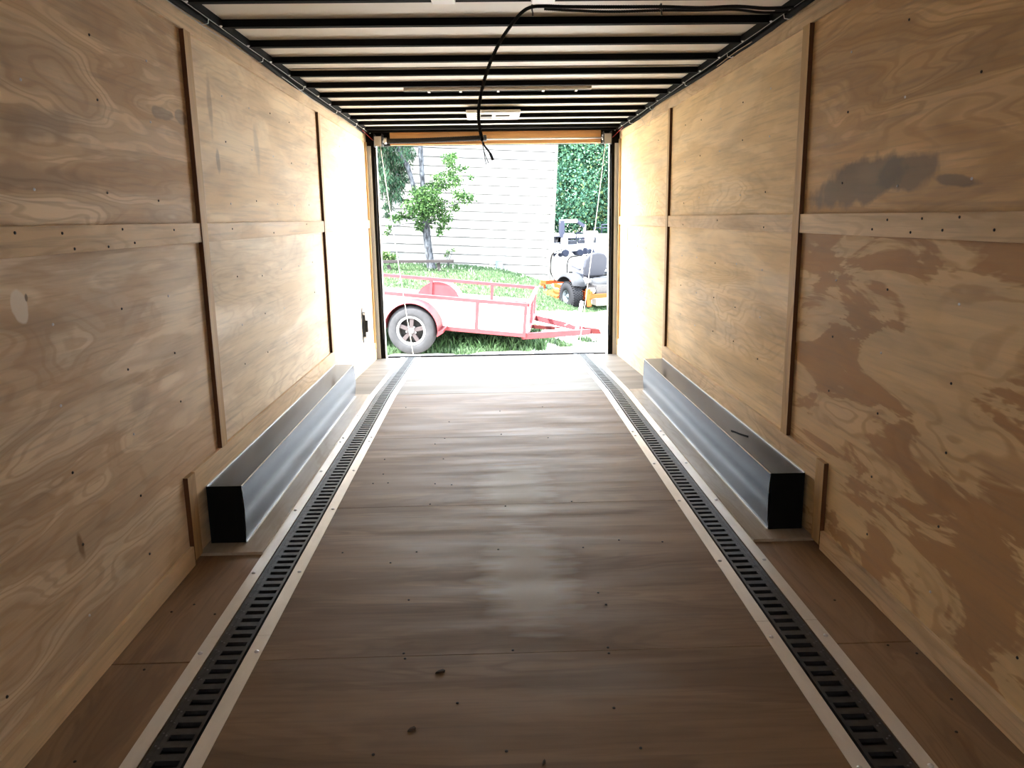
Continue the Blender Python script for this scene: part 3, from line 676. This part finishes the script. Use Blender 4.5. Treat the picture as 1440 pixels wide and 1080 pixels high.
# conduit pipe on the corner
MB().tube([(X1-.03, -.05, -.4), (X1-.03, -.05, 1.25), (X1-.02, -.05, 1.7)], .018, 7).build('downpipe', 'galv', B)
MB().box(X1-.09, X1-.02, -.10, -.02, .55, .72).build('meter_box', 'drum', B)
ub = root('utility_box', (.22, 18.85, gz(.22, 18.85)), 'pale blue-grey utility box at the foot of the white building', 'utility box'); off = ub.location.copy()
x, y, z = .22, 18.86, gz(.22, 18.85)
MB().box(x-.085, x+.085, y-.08, y+.08, z-.02, z+.21).build('cabinet', 'box_blue', ub, off, .008)
MB().box(x-.10, x+.10, y-.095, y+.09, z+.21, z+.235).build('lid', 'white_paint', ub, off, .004)
MB().tube([(x-.09, y, z+.05), (x-.25, y, z+.05)], .012, 7).build('pipe', 'drum', ub, off)
MB().tube([(x-.09, y, z+.12), (x-.22, y, z+.12)], .012, 7).build('pipe', 'drum', ub, off)

# ---- leaves
def leaf_mesh(name, blobs, n, size, mats, seed, droop=0, parent=None, flat=.5, shell=.35, clump=False):
    r = np.random.RandomState(seed); vs = []; fs = []; mi = []
    wts = np.array([b[3]**2 for b in blobs]); wts = wts/wts.sum()
    for k in r.choice(len(blobs), n, p=wts):
        cx_, cy_, cz_, rad = blobs[k][:4]
        d = r.normal(size=3); d /= np.linalg.norm(d); q = np.array([cx_, cy_, cz_])+d*rad*(shell+(1-shell)*r.uniform()**.6)*np.array([1, 1, flat+.4])
        ax = r.normal(size=3); ax[2] = ax[2]*(1-droop)-droop*3; ax /= np.linalg.norm(ax)
        up = r.normal(size=3)*.6+np.array([0, 0, 1.]); sd = np.cross(ax, up); sd /= np.linalg.norm(sd)+1e-9
        L = size*r.uniform(.6, 1.3); W = L*(.36 if not droop else .12); nn = np.cross(sd, ax)
        o = len(vs)
        vs += [tuple(q), tuple(q+ax*L*.5+sd*W+nn*W*.3), tuple(q+ax*L), tuple(q+ax*L*.5-sd*W+nn*W*.3)]
        fs += [(o, o+1, o+2), (o, o+2, o+3)]; j = (int(k)*7 % len(mats)) if (clump and r.uniform() < .6) else r.randint(0, len(mats)); mi += [j, j]
    me = bpy.data.meshes.new(name); me.from_pydata(vs, [], fs)
    for q in mats: me.materials.append(M[q])
    me.polygons.foreach_set('material_index', mi); me.update()
    o = bpy.data.objects.new(name, me); COL.objects.link(o)
    if parent: o.parent = parent
    return o
def leafmat(n, c, t=.35):
    mt = nodemat(n, c, .7, spec=.08); N = NT(mt)
    tr = N.n('ShaderNodeBsdfTranslucent'); tr.inputs[0].default_value = (c[0]*1.1, c[1]*1.25, c[2]*.8, 1)
    mx = N.n('ShaderNodeMixShader'); mx.inputs[0].default_value = t
    outp = [q for q in N.t.nodes if q.type == 'OUTPUT_MATERIAL'][0]
    N.l(N.b.outputs[0], mx.inputs[1]); N.l(tr.outputs[0], mx.inputs[2]); N.l(mx.outputs[0], outp.inputs[0]); return mt
M['leaf_a'] = leafmat('maple_leaf_a', (0.0199, 0.0489, 0.0148)); M['leaf_b'] = leafmat('maple_leaf_b', (0.0409, 0.0799, 0.0277)); M['leaf_c'] = leafmat('maple_leaf_c', (0.0109, 0.0303, 0.0102))
M['pine_a'] = leafmat('hanging_leaf_a', (0.0139, 0.0378, 0.0218), .2); M['pine_b'] = leafmat('hanging_leaf_b', (0.0238, 0.0496, 0.0258), .2); M['pine_c'] = leafmat('hanging_leaf_c', (0.0446, 0.0546, 0.0416), .2)
M['far_a'] = leafmat('far_leaf_a', (0.0381, 0.0918, 0.0597), .3); M['far_b'] = leafmat('far_leaf_b', (0.0663, 0.1424, 0.0870), .3); M['far_c'] = leafmat('far_leaf_c', (0.0199, 0.0562, 0.0420), .3)
M['leaf_light'] = leafmat('pale_leaf', (0.0896, 0.1318, 0.0580), .3)
M['bark'] = noisy('grey_bark', (0.0434, 0.0484, 0.0558), (0.0124, 0.0136, 0.0161), 22, .95, 0, (1, 1, .35), spec=.05, bump=.6, lo=.42, hi=.6)
M['old_board'] = noisy('weathered_board', (0.0248, 0.0217, 0.0223), (0.0136, 0.0124, 0.0124), 20, .9, 0, (.1, 1, 1), spec=.05)

# maple in front of the building (two stems above a common trunk)
T0 = (-1.27, 17.5, gz(-1.27, 17.5)-.03)
TR = root('maple_tree', T0, 'young green maple with a forked grey trunk in front of the white building', 'tree')
tr = MB()
tr.tube(smooth([(-1.26, 17.5, T0[2]), (-1.30, 17.5, .45), (-1.335, 17.5, .8), (-1.36, 17.5, 1.15), (-1.38, 17.5, 1.5)], 4), [.125, .105, .095, .09]+[.085]*8+[.08]*5, 12)
tr.tube(smooth([(-1.375, 17.5, 1.4), (-1.39, 17.5, 1.75), (-1.405, 17.52, 2.3), (-1.42, 17.55, 2.85), (-1.45, 17.6, 3.6), (-1.5, 17.6, 4.6)], 4), [.068, .065, .06, .058]+[.052]*8+[.045]*9, 10)
tr.tube(smooth([(-1.39, 17.5, 1.35), (-1.50, 17.46, 1.65), (-1.58, 17.42, 1.95), (-1.68, 17.4, 2.35), (-1.86, 17.4, 2.75), (-2.2, 17.4, 3.5)], 4), [.05]*21, 10)
blob_px = [(596, 300, 20), (602, 285, 22), (612, 290, 20), (590, 272, 16), (580, 292, 16), (622, 305, 16), (600, 312, 14), (622, 262, 14), (632, 245, 13), (629, 223, 11), (637, 220, 8), (640, 255, 12), (645, 275, 12), (655, 278, 11), (663, 280, 7), (634, 232, 9), (650, 237, 9),
           (662, 250, 5), (622, 320, 9), (618, 327, 7), (556, 308, 9), (566, 303, 9), (548, 320, 5), (544, 327, 5), (608, 262, 13), (615, 250, 10), (570, 285, 9), (640, 290, 9), (628, 310, 8), (631, 322, 3.5), (590, 320, 10), (607, 272, 16), (576, 303, 9)]
def at(px, py, Y):
    dr = _fw+_R*((px-720)/F_PX)+_U*((540-py)/F_PX); return Vector((0, 0, H))+dr*(Y/dr.y)
rr = random.Random(4); blobs = []
for px, py, rad in blob_px:
    y = 17.5+rr.uniform(-.45, .35); q = at(px, py, y); blobs.append((q.x, q.y, q.z, rad/F_PX*17.5*.98))
for bb_ in blobs[::2]:
    s0 = Vector((-1.38, 17.5, 1.2+.35*max(0, bb_[2]-1.4))); e0 = Vector(bb_[:3])
    tr.tube([s0, s0.lerp(e0, .5)+Vector((0, 0, .05)), e0], [.014, .009, .004], 5)
tr.build('trunk', 'bark', TR, T0)
f_ = leaf_mesh('foliage', [(a-T0[0], b-T0[1], c-T0[2], d) for a, b, c, d in blobs], 7000, .055, ['leaf_a', 'leaf_b', 'leaf_c', 'leaf_b'], 11, parent=TR, flat=.35, shell=.1)
# drooping evergreen at the left
T1 = (-3.6, 18.0, gz(-3.6, 18.0)-.03)
TR = root('drooping_tree', T1, 'dark green tree with drooping foliage at the upper left of the doorway view', 'tree')
tr = MB().tube(smooth([T1, (-3.55, 18, 1.5), (-3.5, 18, 3), (-3.4, 18, 5.6)], 4), [.16]*5+[.12]*4+[.08]*4, 10)
blobs = []
for px, py, rad in [(540, 215, 14), (552, 218, 14), (565, 216, 13), (575, 213, 10), (545, 235, 14), (558, 238, 15), (569, 233, 11), (548, 255, 13), (560, 258, 12), (568, 250, 9), (550, 272, 11), (560, 274, 8), (546, 288, 8), (544, 300, 5), (540, 245, 12), (538, 265, 9), (579, 220, 5), (530, 225, 20), (520, 245, 22), (510, 215, 25), (545, 195, 20), (570, 195, 14), (525, 190, 28), (500, 180, 36), (540, 170, 30)]:
    q = at(px, py, 17.6+rr.uniform(-.5, .5)); blobs.append((q.x, q.y, q.z, rad/F_PX*17.6*.95))
for bb_ in blobs[::3]:
    tr.tube([(-3.45, 18, bb_[2]+.6), ((bb_[0]-3.45)/2, 17.8, bb_[2]+.5), bb_[:3]], [.02, .014, .006], 5)
tr.build('trunk', 'bark', TR, T1)
leaf_mesh('foliage', [(a-T1[0], b-T1[1], c-T1[2], d) for a, b, c, d in blobs], 15000, .10, ['pine_a', 'pine_b', 'pine_c', 'pine_a'], 12, droop=.7, parent=TR, flat=.7, shell=.1)
# low shrub at the foot of the wall and a sapling
for nm, lb, bl, n, sz in (('shrub', 'small green shrub at the left foot of the white building', [(543, 361, 7), (552, 363, 7), (534, 362, 9)], 700, .06), ('sapling', 'spindly yellow-green sapling right of the maple trunk', [(630, 355, 3.5), (627, 359, 3), (637, 351, 2.5)], 60, .05)):
    q0 = at(bl[0][0], 368, 18.3); q0.z = gz(q0.x, 18.3)
    S = root(nm, q0, lb, 'shrub' if nm == 'shrub' else 'sapling'); bb2 = []
    for px, py, rad in bl:
        q = at(px, py, 18.3); bb2.append((q.x-q0.x, q.y-q0.y, q.z-q0.z, rad/F_PX*18.3))
    leaf_mesh('foliage', bb2, n, sz, ['leaf_b', 'leaf_a', 'leaf_light'], 13, parent=S, flat=.6, shell=.1)
    tr = MB()
    for b2 in bb2: tr.tube([(0, 0, -.02), (b2[0]*.4, 0, b2[2]*.5), b2[:3]], [.008, .006, .003], 5)
    tr.build('stem', 'bark', S)
# weathered plank resting on a stub
P0, P1 = at(548, 370.5, 17.1), at(638, 367, 17.1)
R = root('plank', P0, 'weathered grey plank resting on short stubs in front of the maple trunk', 'plank')
MB().bar(P0+Vector((-.9, 0, .045)), P1, .16, .055).build('board', 'old_board', R, P0, .004)
for t in (.0, .78):
    q = P0.lerp(P1, t); MB().bar((q.x, q.y, gz(q.x, q.y)-.03), (q.x-.03, q.y, q.z-.03), .07, .07, (0, 1, 0)).build('stub', 'old_board', R, P0)

# far tree line
def far_tree(x, y, h, seed, label, n=24000):
    z0 = gz(x, y); R = root('woodland_tree', (x, y, z0), label, 'tree', 'trees at the far side of the yard')
    r = random.Random(seed); bl = []
    for k in range(60):
        zz = h*(.02+.93*k/59); rad = h*.25*math.sin(math.pi*(.25+.68*k/59))+.3
        a = r.uniform(0, 6.28); bl.append((math.cos(a)*rad*.6, math.sin(a)*rad*.6, zz, rad*r.uniform(.3, .7)))
    leaf_mesh('foliage', bl, n, .15, ['far_a', 'far_b', 'far_c', 'far_a', 'far_c', 'leaf_light'], seed, parent=R, flat=.5, shell=.5, clump=True)
    MB().tube([(0, 0, -.1), (.1, 0, h*.3), (.15, .1, h*.8)], [.2, .15, .05], 8).build('trunk', 'bark', R)
for i, (x, y, h, lb) in enumerate([(2.9, 40, 9, 'tall leafy tree at the far side of the yard, next to the building corner'), (5.2, 42, 11, 'tall leafy tree at the far side of the yard, behind the dark gooseneck frame'),
        (7.4, 40.5, 9.5, 'leafy tree at the far side of the yard, nearest the right door post'), (4.0, 45, 14.5, 'tallest tree of the far tree line'), (9.8, 43, 11, 'leafy tree beyond the right door post'), (1.0, 46, 12, 'leafy tree rising behind the white building'),
        (6.3, 46, 13.5, 'tree in the back row of the far tree line'), (12.5, 44, 12, 'rightmost tree of the far tree line')]):
    far_tree(x, y, h, 31+i, lb)

# ---- red utility trailer
psi, pit, rol = math.radians(8), -.088, .075
e1 = Vector((math.cos(psi), -math.sin(psi), pit)).normalized(); e2 = Vector((math.sin(psi), math.cos(psi), rol)); e2 = (e2-e1*e2.dot(e1)).normalized(); e3 = e1.cross(e2)
WC = Vector(at(580.3, 463.3, 11.25)); O = WC+e2*.22-e3*.35
mt_ = Matrix.Identity(4)
for i in range(3): mt_[i][0] = e1[i]; mt_[i][1] = e2[i]; mt_[i][2] = e3[i]; mt_[i][3] = O[i]
RT = root('utility_trailer', None, 'small faded red open utility trailer with pale side panels, standing on the grass', 'utility trailer', mat=mt_)
M['red'] = noisy('faded_red_paint', (0.1042, 0.0196, 0.0229), (0.0930, 0.0155, 0.0186), 8, .45, .0, spec=.12)
M['tyre'] = noisy('tyre_rubber', (0.0223, 0.0229, 0.0254), (0.0167, 0.0174, 0.0192), 10, .75, spec=.1); M['alloy'] = nodemat('alloy_rim', (0.14, 0.14, 0.145), .6, .0)
M['rim_gray'] = nodemat('rim_spoke', (0.030, 0.025, 0.026), .7, .0, spec=.05)
M['panelw'] = nodemat('pale_side_panel', (0.3844, 0.3720, 0.3596), .5); M['rust'] = nodemat('rusty_red', (0.0341, 0.0074, 0.0074), .8, spec=.05)
Wd = 1.52; zb_, zt_ = .36, .80; u0, u1 = -1.9, 1.60
for k, v in enumerate((0, Wd)):
    MB().bar((u0, v, zb_), (u1, v, zb_), .05, .055).build('bottom_rail', 'red', RT)
    MB().bar((u0, v, zt_), (u1, v, zt_), .05, .048).build('top_rail', 'red', RT)
    for u in (-1.85, -1.05, -.12 if v else -.5, .88, u1-.025):
        if not v and u == -.5: continue
        MB().bar((u, v-.003 if v == 0 else v, zb_+.02), (u, v-.003 if v == 0 else v, zt_-.02), .045, .045, (0, 1, 0)).build('post', 'red', RT)
    MB().box(u0, u1-.03, v+.012, v+.020, zb_+.02, (zt_-.02) if v == 0 else .60).build('side_panel', 'panelw', RT)
for u in (u0+.02, u1-.0):
    MB().bar((u, 0, zt_ if u > 0 else zb_), (u, Wd, zt_ if u > 0 else zb_), .05, .05).build('cross_rail', 'red', RT)
    MB().bar((u, 0, zb_), (u, Wd, zb_), .05, .06).build('cross_rail', 'red', RT)
MB().bar((u1, Wd*.5, zb_), (u1, Wd*.5, zt_), .045, .045, (0, 1, 0)).build('post', 'red', RT)
MB().box(u0, u1, .02, Wd-.02, zb_-.01, zb_+.012).build('bed_floor', 'panelw', RT)
MB().box(u1-.20, u1-.02, .03, .16, zt_+.022, zt_+.032).build('latch_plate', 'black_steel', RT)
MB().bar((0, -.2, .35), (0, Wd+.2, .35), .06, .06).build('axle', 'rust', RT)
# tongue
tip = (2.62, Wd*.5, .335)
for v in (.05, Wd-.05): MB().bar((u1-.05, v, .33), (tip[0]-.12, tip[1]+(-.04 if v < 1 else .04), .335), .045, .085).build('tongue_bar', 'red', RT)
MB().bar((u1-.03, Wd*.5, .33), (2.05, Wd*.5, .335), .04, .05).build('tongue_bar', 'rust', RT)
MB().hexa([(2.42, Wd*.5-.05, .30), (2.68, Wd*.5-.03, .31), (2.68, Wd*.5+.03, .31), (2.42, Wd*.5+.05, .30)], [(2.42, Wd*.5-.05, .39), (2.64, Wd*.5-.03, .38), (2.64, Wd*.5+.03, .38), (2.42, Wd*.5+.05, .39)]).build('coupler', 'rust', RT, None, .006)
MB().tube([(2.30, Wd*.5, .02), (2.31, Wd*.5, .44), (2.345, Wd*.5, .78)], .026, 10).build('jack_post', 'white_paint', RT)
MB().tube([(2.30, Wd*.5, .0), (2.30, Wd*.5, .30)], .020, 8).build('jack_foot', 'drum', RT)
MB().tube(smooth([(2.12, Wd*.5-.06, .40), (2.18, Wd*.5-.05, .44), (2.28, Wd*.5-.05, .41), (2.36, Wd*.5-.05, .44), (2.44, Wd*.5-.06, .40)], 5), .010, 6).build('safety_chain', 'drum', RT)
MB().box(1.98, 2.1, Wd*.5-.13, Wd*.5-.10, .30, .36).build('reflector', 'white', RT)
# wheels and fenders
def trailer_wheel(v, s):
    mb = MB().lathe([(-.10, .20), (-.10, .26), (-.094, .31), (-.075, .338), (-.04, .35), (.04, .35), (.075, .338), (.094, .31), (.10, .26), (.10, .20), (.06, .195), (-.06, .195), (-.10, .20)], (0, v, .35), (0, s, 0), 48)
    w_ = mb.build('tyre', 'tyre', RT)
    MB().lathe([(.098, .212), (.104, .205), (.10, .180), (.085, .178), (.0, .19), (-.09, .19), (-.09, .2), (.08, .205), (.098, .212)], (0, v, .35), (0, s, 0), 40).build('rim', 'alloy', w_)
    sp_b = MB()
    for k in range(5):
        a = 2*math.pi*k/5+.3
        def P(rad, ang, dep): return (rad*math.cos(ang), v+s*dep, .35+rad*math.sin(ang))
        sp_b.hexa([P(.03, a-.9, .06), P(.03, a+.9, .06), P(.19, a+.17, .06), P(.19, a-.17, .06)], [P(.03, a-.9, .09), P(.03, a+.9, .09), P(.185, a+.15, .088), P(.185, a-.15, .088)])
    sp_b.build('spokes', 'rim_gray', w_)
    MB().lathe([(.07, .045), (.10, .04), (.105, .02), (.106, 0)], (0, v, .35), (0, s, 0), 20).build('hub_cap', 'alloy', w_)
    for k in range(5):
        a = 2*math.pi*k/5+.93
        MB().lathe([(.085, .012), (.1, .012), (.102, 0)], (.068*math.cos(a), v, .35+.068*math.sin(a)), (0, s, 0), 8).build('lug_nut', 'alloy', w_)
    MB().lathe([(-.02, 0), (-.02, .18), (0, .18), (0, 0)], (0, v, .35), (0, s, 0), 24).build('brake_drum', 'void', w_)
trailer_wheel(-.22, -1); trailer_wheel(Wd+.22, 1)
def fender(va, vb, name='fender'):
    R0, R1 = .385, .392; n = 22; mb = MB(); vs = []; fs = []
    for k in range(n+1):
        a = math.radians(185-190*k/n); 
        for rr_ in (R0, R1):
            for vv in (va, vb): vs.append((rr_*math.cos(a), vv, .36+rr_*math.sin(a)))
    for k in range(n):
        i = k*4; fs += [(i, i+1, i+5, i+4), (i+2, i+6, i+7, i+3), (i, i+4, i+6, i+2), (i+1, i+3, i+7, i+5)]
    mb.add(vs, fs, 0, False); f = mb.build(name, 'red', RT)
    # lip on the outer edge
    return f
def fender_side(v0, name, mat):
    pts_ = [(.388*math.cos(math.radians(a)), v0, .36+.388*math.sin(math.radians(a))) for a in range(0, 181, 8)]
    MB().prism(pts_, (0, .006, 0)).build(name, mat, RT)
fender(-.34, -.01); fender(Wd+.01, Wd+.34)
# inboard closing plate behind each wheel
fender_side(Wd+.005, 'fender_plate', 'red'); 
pts_ = [(.388*math.cos(math.radians(a)), -.012, .36+.388*math.sin(math.radians(a))) for a in range(0, 181, 8)]
MB().prism(pts_, (0, .006, 0)).build('fender_plate', 'rust', RT)
MB().hexa([(.375, -.34, .30), (.46, -.34, .36), (.46, -.01, .36), (.375, -.01, .30)], [(.385, -.34, .375), (.47, -.34, .41), (.47, -.01, .41), (.385, -.01, .375)]).build('fender_step', 'red', RT)

# ---- zero-turn mower
fwd = Vector((-.43, .90, .075)).normalized(); lft = Vector((-fwd.y, fwd.x, 0)).normalized(); upv = fwd.cross(lft)
LW = at(802, 417, 15.75); LW.z = -.235
AX = LW-lft*.50; zg = LW.z-.285
mt_ = Matrix.Identity(4)
for i in range(3): mt_[i][0] = fwd[i]; mt_[i][1] = lft[i]; mt_[i][2] = upv[i]; mt_[i][3] = (AX.x, AX.y, zg)[i]
mt_[2][3] = zg
ZM = root('riding_mower', None, 'orange and grey zero-turn riding mower parked on the grass, seen from behind', 'mower', mat=mt_)
M['disc_blue'] = nodemat('pale_wheel_disc', (.045, .055, .062), .7, spec=.05); M['orange'] = nodemat('orange_paint', (0.17, 0.030, 0.008), .7, spec=.05); M['mgrey'] = noisy('grey_plastic', (0.026, 0.028, 0.031), (0.020, 0.021, 0.024), 5, .7, spec=.05); M['seat'] = nodemat('seat_vinyl', (0.0236, 0.0254, 0.0322), .7, spec=.1)
M['tyre_dark'] = nodemat('turf_tyre', (0.0112, 0.0118, 0.0136), .9, spec=.05)
def turf_tyre(c, R_, wd, par, rimr, tread=True, mat='tyre_dark'):
    x, y, z = c; h = wd/2
    w_ = MB().lathe([(-h, rimr), (-h, R_*.82), (-h*.85, R_*.95), (-h*.6, R_), (h*.6, R_), (h*.85, R_*.95), (h, R_*.82), (h, rimr), (h*.6, rimr*.96), (-h*.6, rimr*.96), (-h, rimr)], c, (0, 1, 0), 40).build('tyre', mat, par)
    MB().lathe([(-h*.9, rimr*1.02), (-h*.95, rimr*.9), (-h*.5, rimr*.8), (-h*.45, rimr*.35), (-h*.7, rimr*.3), (-h*.7, 0)], c, (0, 1, 0), 28).build('wheel_disc', 'disc_blue', w_)
    MB().lathe([(h*.9, rimr*1.02), (h*.95, rimr*.9), (h*.5, rimr*.8), (h*.45, rimr*.35), (h*.7, rimr*.3), (h*.7, 0)], c, (0, 1, 0), 28).build('wheel_disc', 'disc_blue', w_)
    if tread:
        mb = MB()
        for k in range(36):
            a = 2*math.pi*k/36
            for j, yy in enumerate(np.linspace(-h*.75, h*.75, 6)):
                aa = a+(math.pi/36 if j % 2 else 0); ca, sa = math.cos(aa), math.sin(aa); t = np.array([-sa, 0, ca])
                cc = np.array([x+R_*ca, y+yy, z+R_*sa]); n_ = np.array([ca, 0, sa]); yv = np.array([0, 1, 0])
                a1, b1 = t*.014, yv*.016
                mb.hexa([cc-a1-b1-n_*.01, cc+a1-b1-n_*.01, cc+a1+b1-n_*.01, cc-a1+b1-n_*.01], [cc-a1*.8-b1*.8+n_*.010, cc+a1*.8-b1*.8+n_*.010, cc+a1*.8+b1*.8+n_*.010, cc-a1*.8+b1*.8+n_*.010])
        mb.build('tread', mat, w_)
    return w_
for v in (.50, -.50): turf_tyre((0, v, .285), .28, .25, ZM, .13)
for v in (.42, -.42):
    turf_tyre((1.30, v, .15), .15, .17, ZM, .06, False, 'tyre')
    MB().bar((1.30, v, .15), (1.30, v, .34), .03, .22, (1, 0, 0)).build('caster_fork', 'orange', ZM)
for v in (.26, -.26): MB().bar((-.45, v, .34), (1.05, v, .34), .05, .08).build('frame_rail', 'orange', ZM)
MB().bar((1.12, -.46, .40), (1.12, .46, .40), .07, .07).build('front_beam', 'orange', ZM)
for v in (.42, -.42): MB().bar((1.10, v, .40), (1.32, v, .38), .06, .06).build('caster_arm', 'orange', ZM)
# deck
dk = [(.30, -.60), (.30, .64), (.62, .70), (.95, .62), (1.08, .36), (1.1, 0), (1.08, -.36), (.95, -.62), (.6, -.9)]
MB().prism([(x, y, .12) for x, y in dk], (0, 0, .13)).build('cutting_deck', 'orange', ZM, None, .02)
MB().prism([(.38+.6*(x-.3), y*.75, .25) for x, y in dk], (0, 0, .05)).build('belt_cover', 'orange', ZM, None, .01)
MB().box(.25, .7, -.25, .25, .36, .42).build('floor_pan', 'mgrey', ZM, None, .01)
# fenders / side pods
for v in (.50, -.50):
    mb = MB(); n = 14; vs = []; fs = []
    for k in range(n+1):
        t = k/n; x = -.26+.62*t; zt2 = .60+.14*math.sin(math.pi*min(1, t*1.05))**.6
        for (dv, dz) in ((-.15, -.10), (-.15, 0-.02), (-.10, .0), (.08, .0), (.12, -.03), (.13, -.07)): vs.append((x, v+dv, zt2+dz))
    for k in range(n):
        for j in range(5): i = k*6+j; fs.append((i, i+6, i+7, i+1))
    fs += [tuple(range(6)), tuple(range(n*6, n*6+6))[::-1]]
    mb.add(vs, fs, 0, True); mb.build('fender_tank', 'mgrey', ZM)
    MB().lathe([(0, .04), (.03, .04), (.035, 0)], (.05, v, .735), (0, 0, 1), 14).build('tank_cap', 'black', ZM)
# seat
MB().box(.0, .48, -.25, .25, .60, .70).build('seat_cushion', 'seat', ZM, None, .04)
bk = []
for y, z in ((-.22, .66), (-.27, .85), (-.25, 1.02), (-.17, 1.12), (0, 1.15), (.17, 1.12), (.25, 1.02), (.27, .85), (.22, .66)): bk.append((-.06-(z-.66)*.18, y, z))
MB().prism(bk, (.09, 0, 0)).build('seat_back', 'seat', ZM, None, .03)
for v in (.31, -.31):
    MB().bar((0, v, .80), (.30, v, .84), .06, .04).build('armrest', 'seat', ZM, None, .01)
    MB().tube(smooth([(.42, v*1.05, .50), (.45, v*1.1, .80), (.42, v*1.0, .98), (.38, v*.5, 1.02), (.38, v*.15, 1.02)], 5), .014, 7).build('control_lever', 'black', ZM)
MB().tube(smooth([(1.05, .25, .42), (1.12, .34, .65), (.98, .38, 1.0), (.72, .30, 1.12)], 6), .012, 6).build('lift_handle', 'black', ZM)
# engine and rear guard
MB().box(-.50, -.10, -.22, .22, .36, .56).build('engine_block', 'black_steel', ZM, None, .02)
MB().lathe([(0, .19), (.05, .19), (.09, .15), (.10, .06), (.10, 0)], (-.28, 0, .56), (0, 0, 1), 24).build('engine_shroud', 'mgrey', ZM)
MB().box(-.20, .0, -.34, -.10, .50, .66).build('air_filter', 'mgrey', ZM, None, .03)
MB().lathe([(-.06, 0), (-.06, .055), (.06, .055), (.06, 0)], (-.42, .30, .44), (0, 1, 0), 16).build('oil_filter', 'white', ZM)
MB().bar((-.58, -.52, .36), (-.58, .44, .36), .05, .075).build('rear_guard', 'orange', ZM)
MB().bar((-.56, .42, .16), (-.50, .42, .50), .05, .10, (1, 0, 0)).build('guard_bracket', 'orange', ZM, None, .006)
MB().bar((-.40, .40, .40), (-.60, .40, .38), .05, .16).build('guard_bracket', 'orange', ZM, None, .006)
MB().box(-.56, -.30, -.2, .25, .16, .32).build('muffler', 'drum', ZM, None, .02)
MB().tube([(-.30, .26, .60), (-.18, .30, .66), (-.10, .33, .60)], .02, 8).build('hose', 'white_paint', ZM)

# ---- machines parked at the far side of the yard
M['far_dark'] = nodemat('dark_blue_grey_paint', (0.020, 0.023, 0.036), .7, spec=.05); M['far_red'] = nodemat('bright_red_paint', (0.28, 0.0310, 0.0248), .6, spec=.1)
def far_trailer(px, Y, L, label, neck, cargo):
    q = at(px, 362, Y); z0 = gz(q.x, Y); R = root('flatbed_trailer', (q.x, Y, z0), label, 'flatbed trailer', None)
    MB().box(0, L, -1, 1, .55, .68).build('deck', 'far_dark', R)
    MB().box(0, L, -1.02, -.99, .60, .72).build('rub_rail', 'white_paint', R)
    for x in (L*.45, L*.6):
        for v in (-.85, .85): MB().lathe([(-.1, 0), (-.1, .3), (.1, .3), (.1, 0)], (x, v, .33), (0, 1, 0), 20).build('wheel', 'tyre_dark', R)
    if neck:
        MB().bar((0, -.3, .6), (0, -.3, 1.28), .12, .18, (1, 0, 0)).build('gooseneck_post', 'far_dark', R)
        MB().bar((0, .3, .6), (0, .3, 1.28), .12, .18, (1, 0, 0)).build('gooseneck_post', 'far_dark', R)
        MB().bar((-.06, 0, 1.25), (.62, 0, 1.25), .5, .13).build('gooseneck_beam', 'white_paint', R)
        MB().bar((.60, 0, 1.25), (.95, 0, 1.02), .3, .13).build('gooseneck_beam', 'far_dark', R)
        MB().bar((.95, 0, 1.1), (.95, 0, .66), .10, .10, (1, 0, 0)).build('coupler_post', 'white_paint', R)
    return R
far_trailer(790, 33.5, 2.6, 'dark gooseneck trailer with a tall neck frame at the far side of the yard', True, 0)
far_trailer(772, 35, 1.0, 'low flatbed trailer next to the corner of the white building', False, 0)
def far_machine(px, Y, sc, mat, label):
    q = at(px, 362, Y); z0 = gz(q.x, Y)
    R = root('yard_machine', (q.x, Y, z0), label, 'machine', 'machines parked at the far side of the yard'); R.rotation_euler = (0, 0, px*1.7 % 3)
    def s_(*a): return [k*sc for k in a]
    MB().box(*s_(-.5, .5, -.4, .4, .25, .55)).build('chassis', mat, R, None, .03*sc)
    MB().box(*s_(-.15, .25, -.3, .3, .55, .75)).build('seat', 'seat', R, None, .04*sc)
    MB().box(*s_(-.45, -.2, -.3, .3, .55, .85)).build('hood', 'white_paint', R, None, .05*sc)
    MB().tube([s_(.3, -.3, .5), s_(.32, -.3, 1.1), s_(.32, .3, 1.1), s_(.3, .3, .5)], .025*sc, 7).build('roll_bar', 'far_dark', R)
    for x in (-.35, .35):
        for v in (-.42, .42): MB().lathe([(-.06*sc, 0), (-.06*sc, .10*sc), (-.06*sc, .17*sc), (.06*sc, .17*sc), (.06*sc, .10*sc), (.06*sc, 0)], s_(x, v, .17), (0, 1, 0), 18).build('wheel', 'far_dark', R)
for a in ((776, 30.5, .6, 'white_paint', 'small white yard machine next to the corner of the white building'), (787, 31.5, .65, 'far_red', 'red and white yard machine below the dark neck frame'),
          (803, 30.8, .8, 'white_paint', 'white yard machine under the white beam of the neck frame'), (822, 32, .75, 'white_paint', 'white yard machine to the right of the neck frame'),
          (848, 29.5, 1.0, 'white_paint', 'large white yard machine nearest the right door post'), (842, 33, 1.0, 'far_red', 'red yard machine behind the large white one')):
    far_machine(*a)
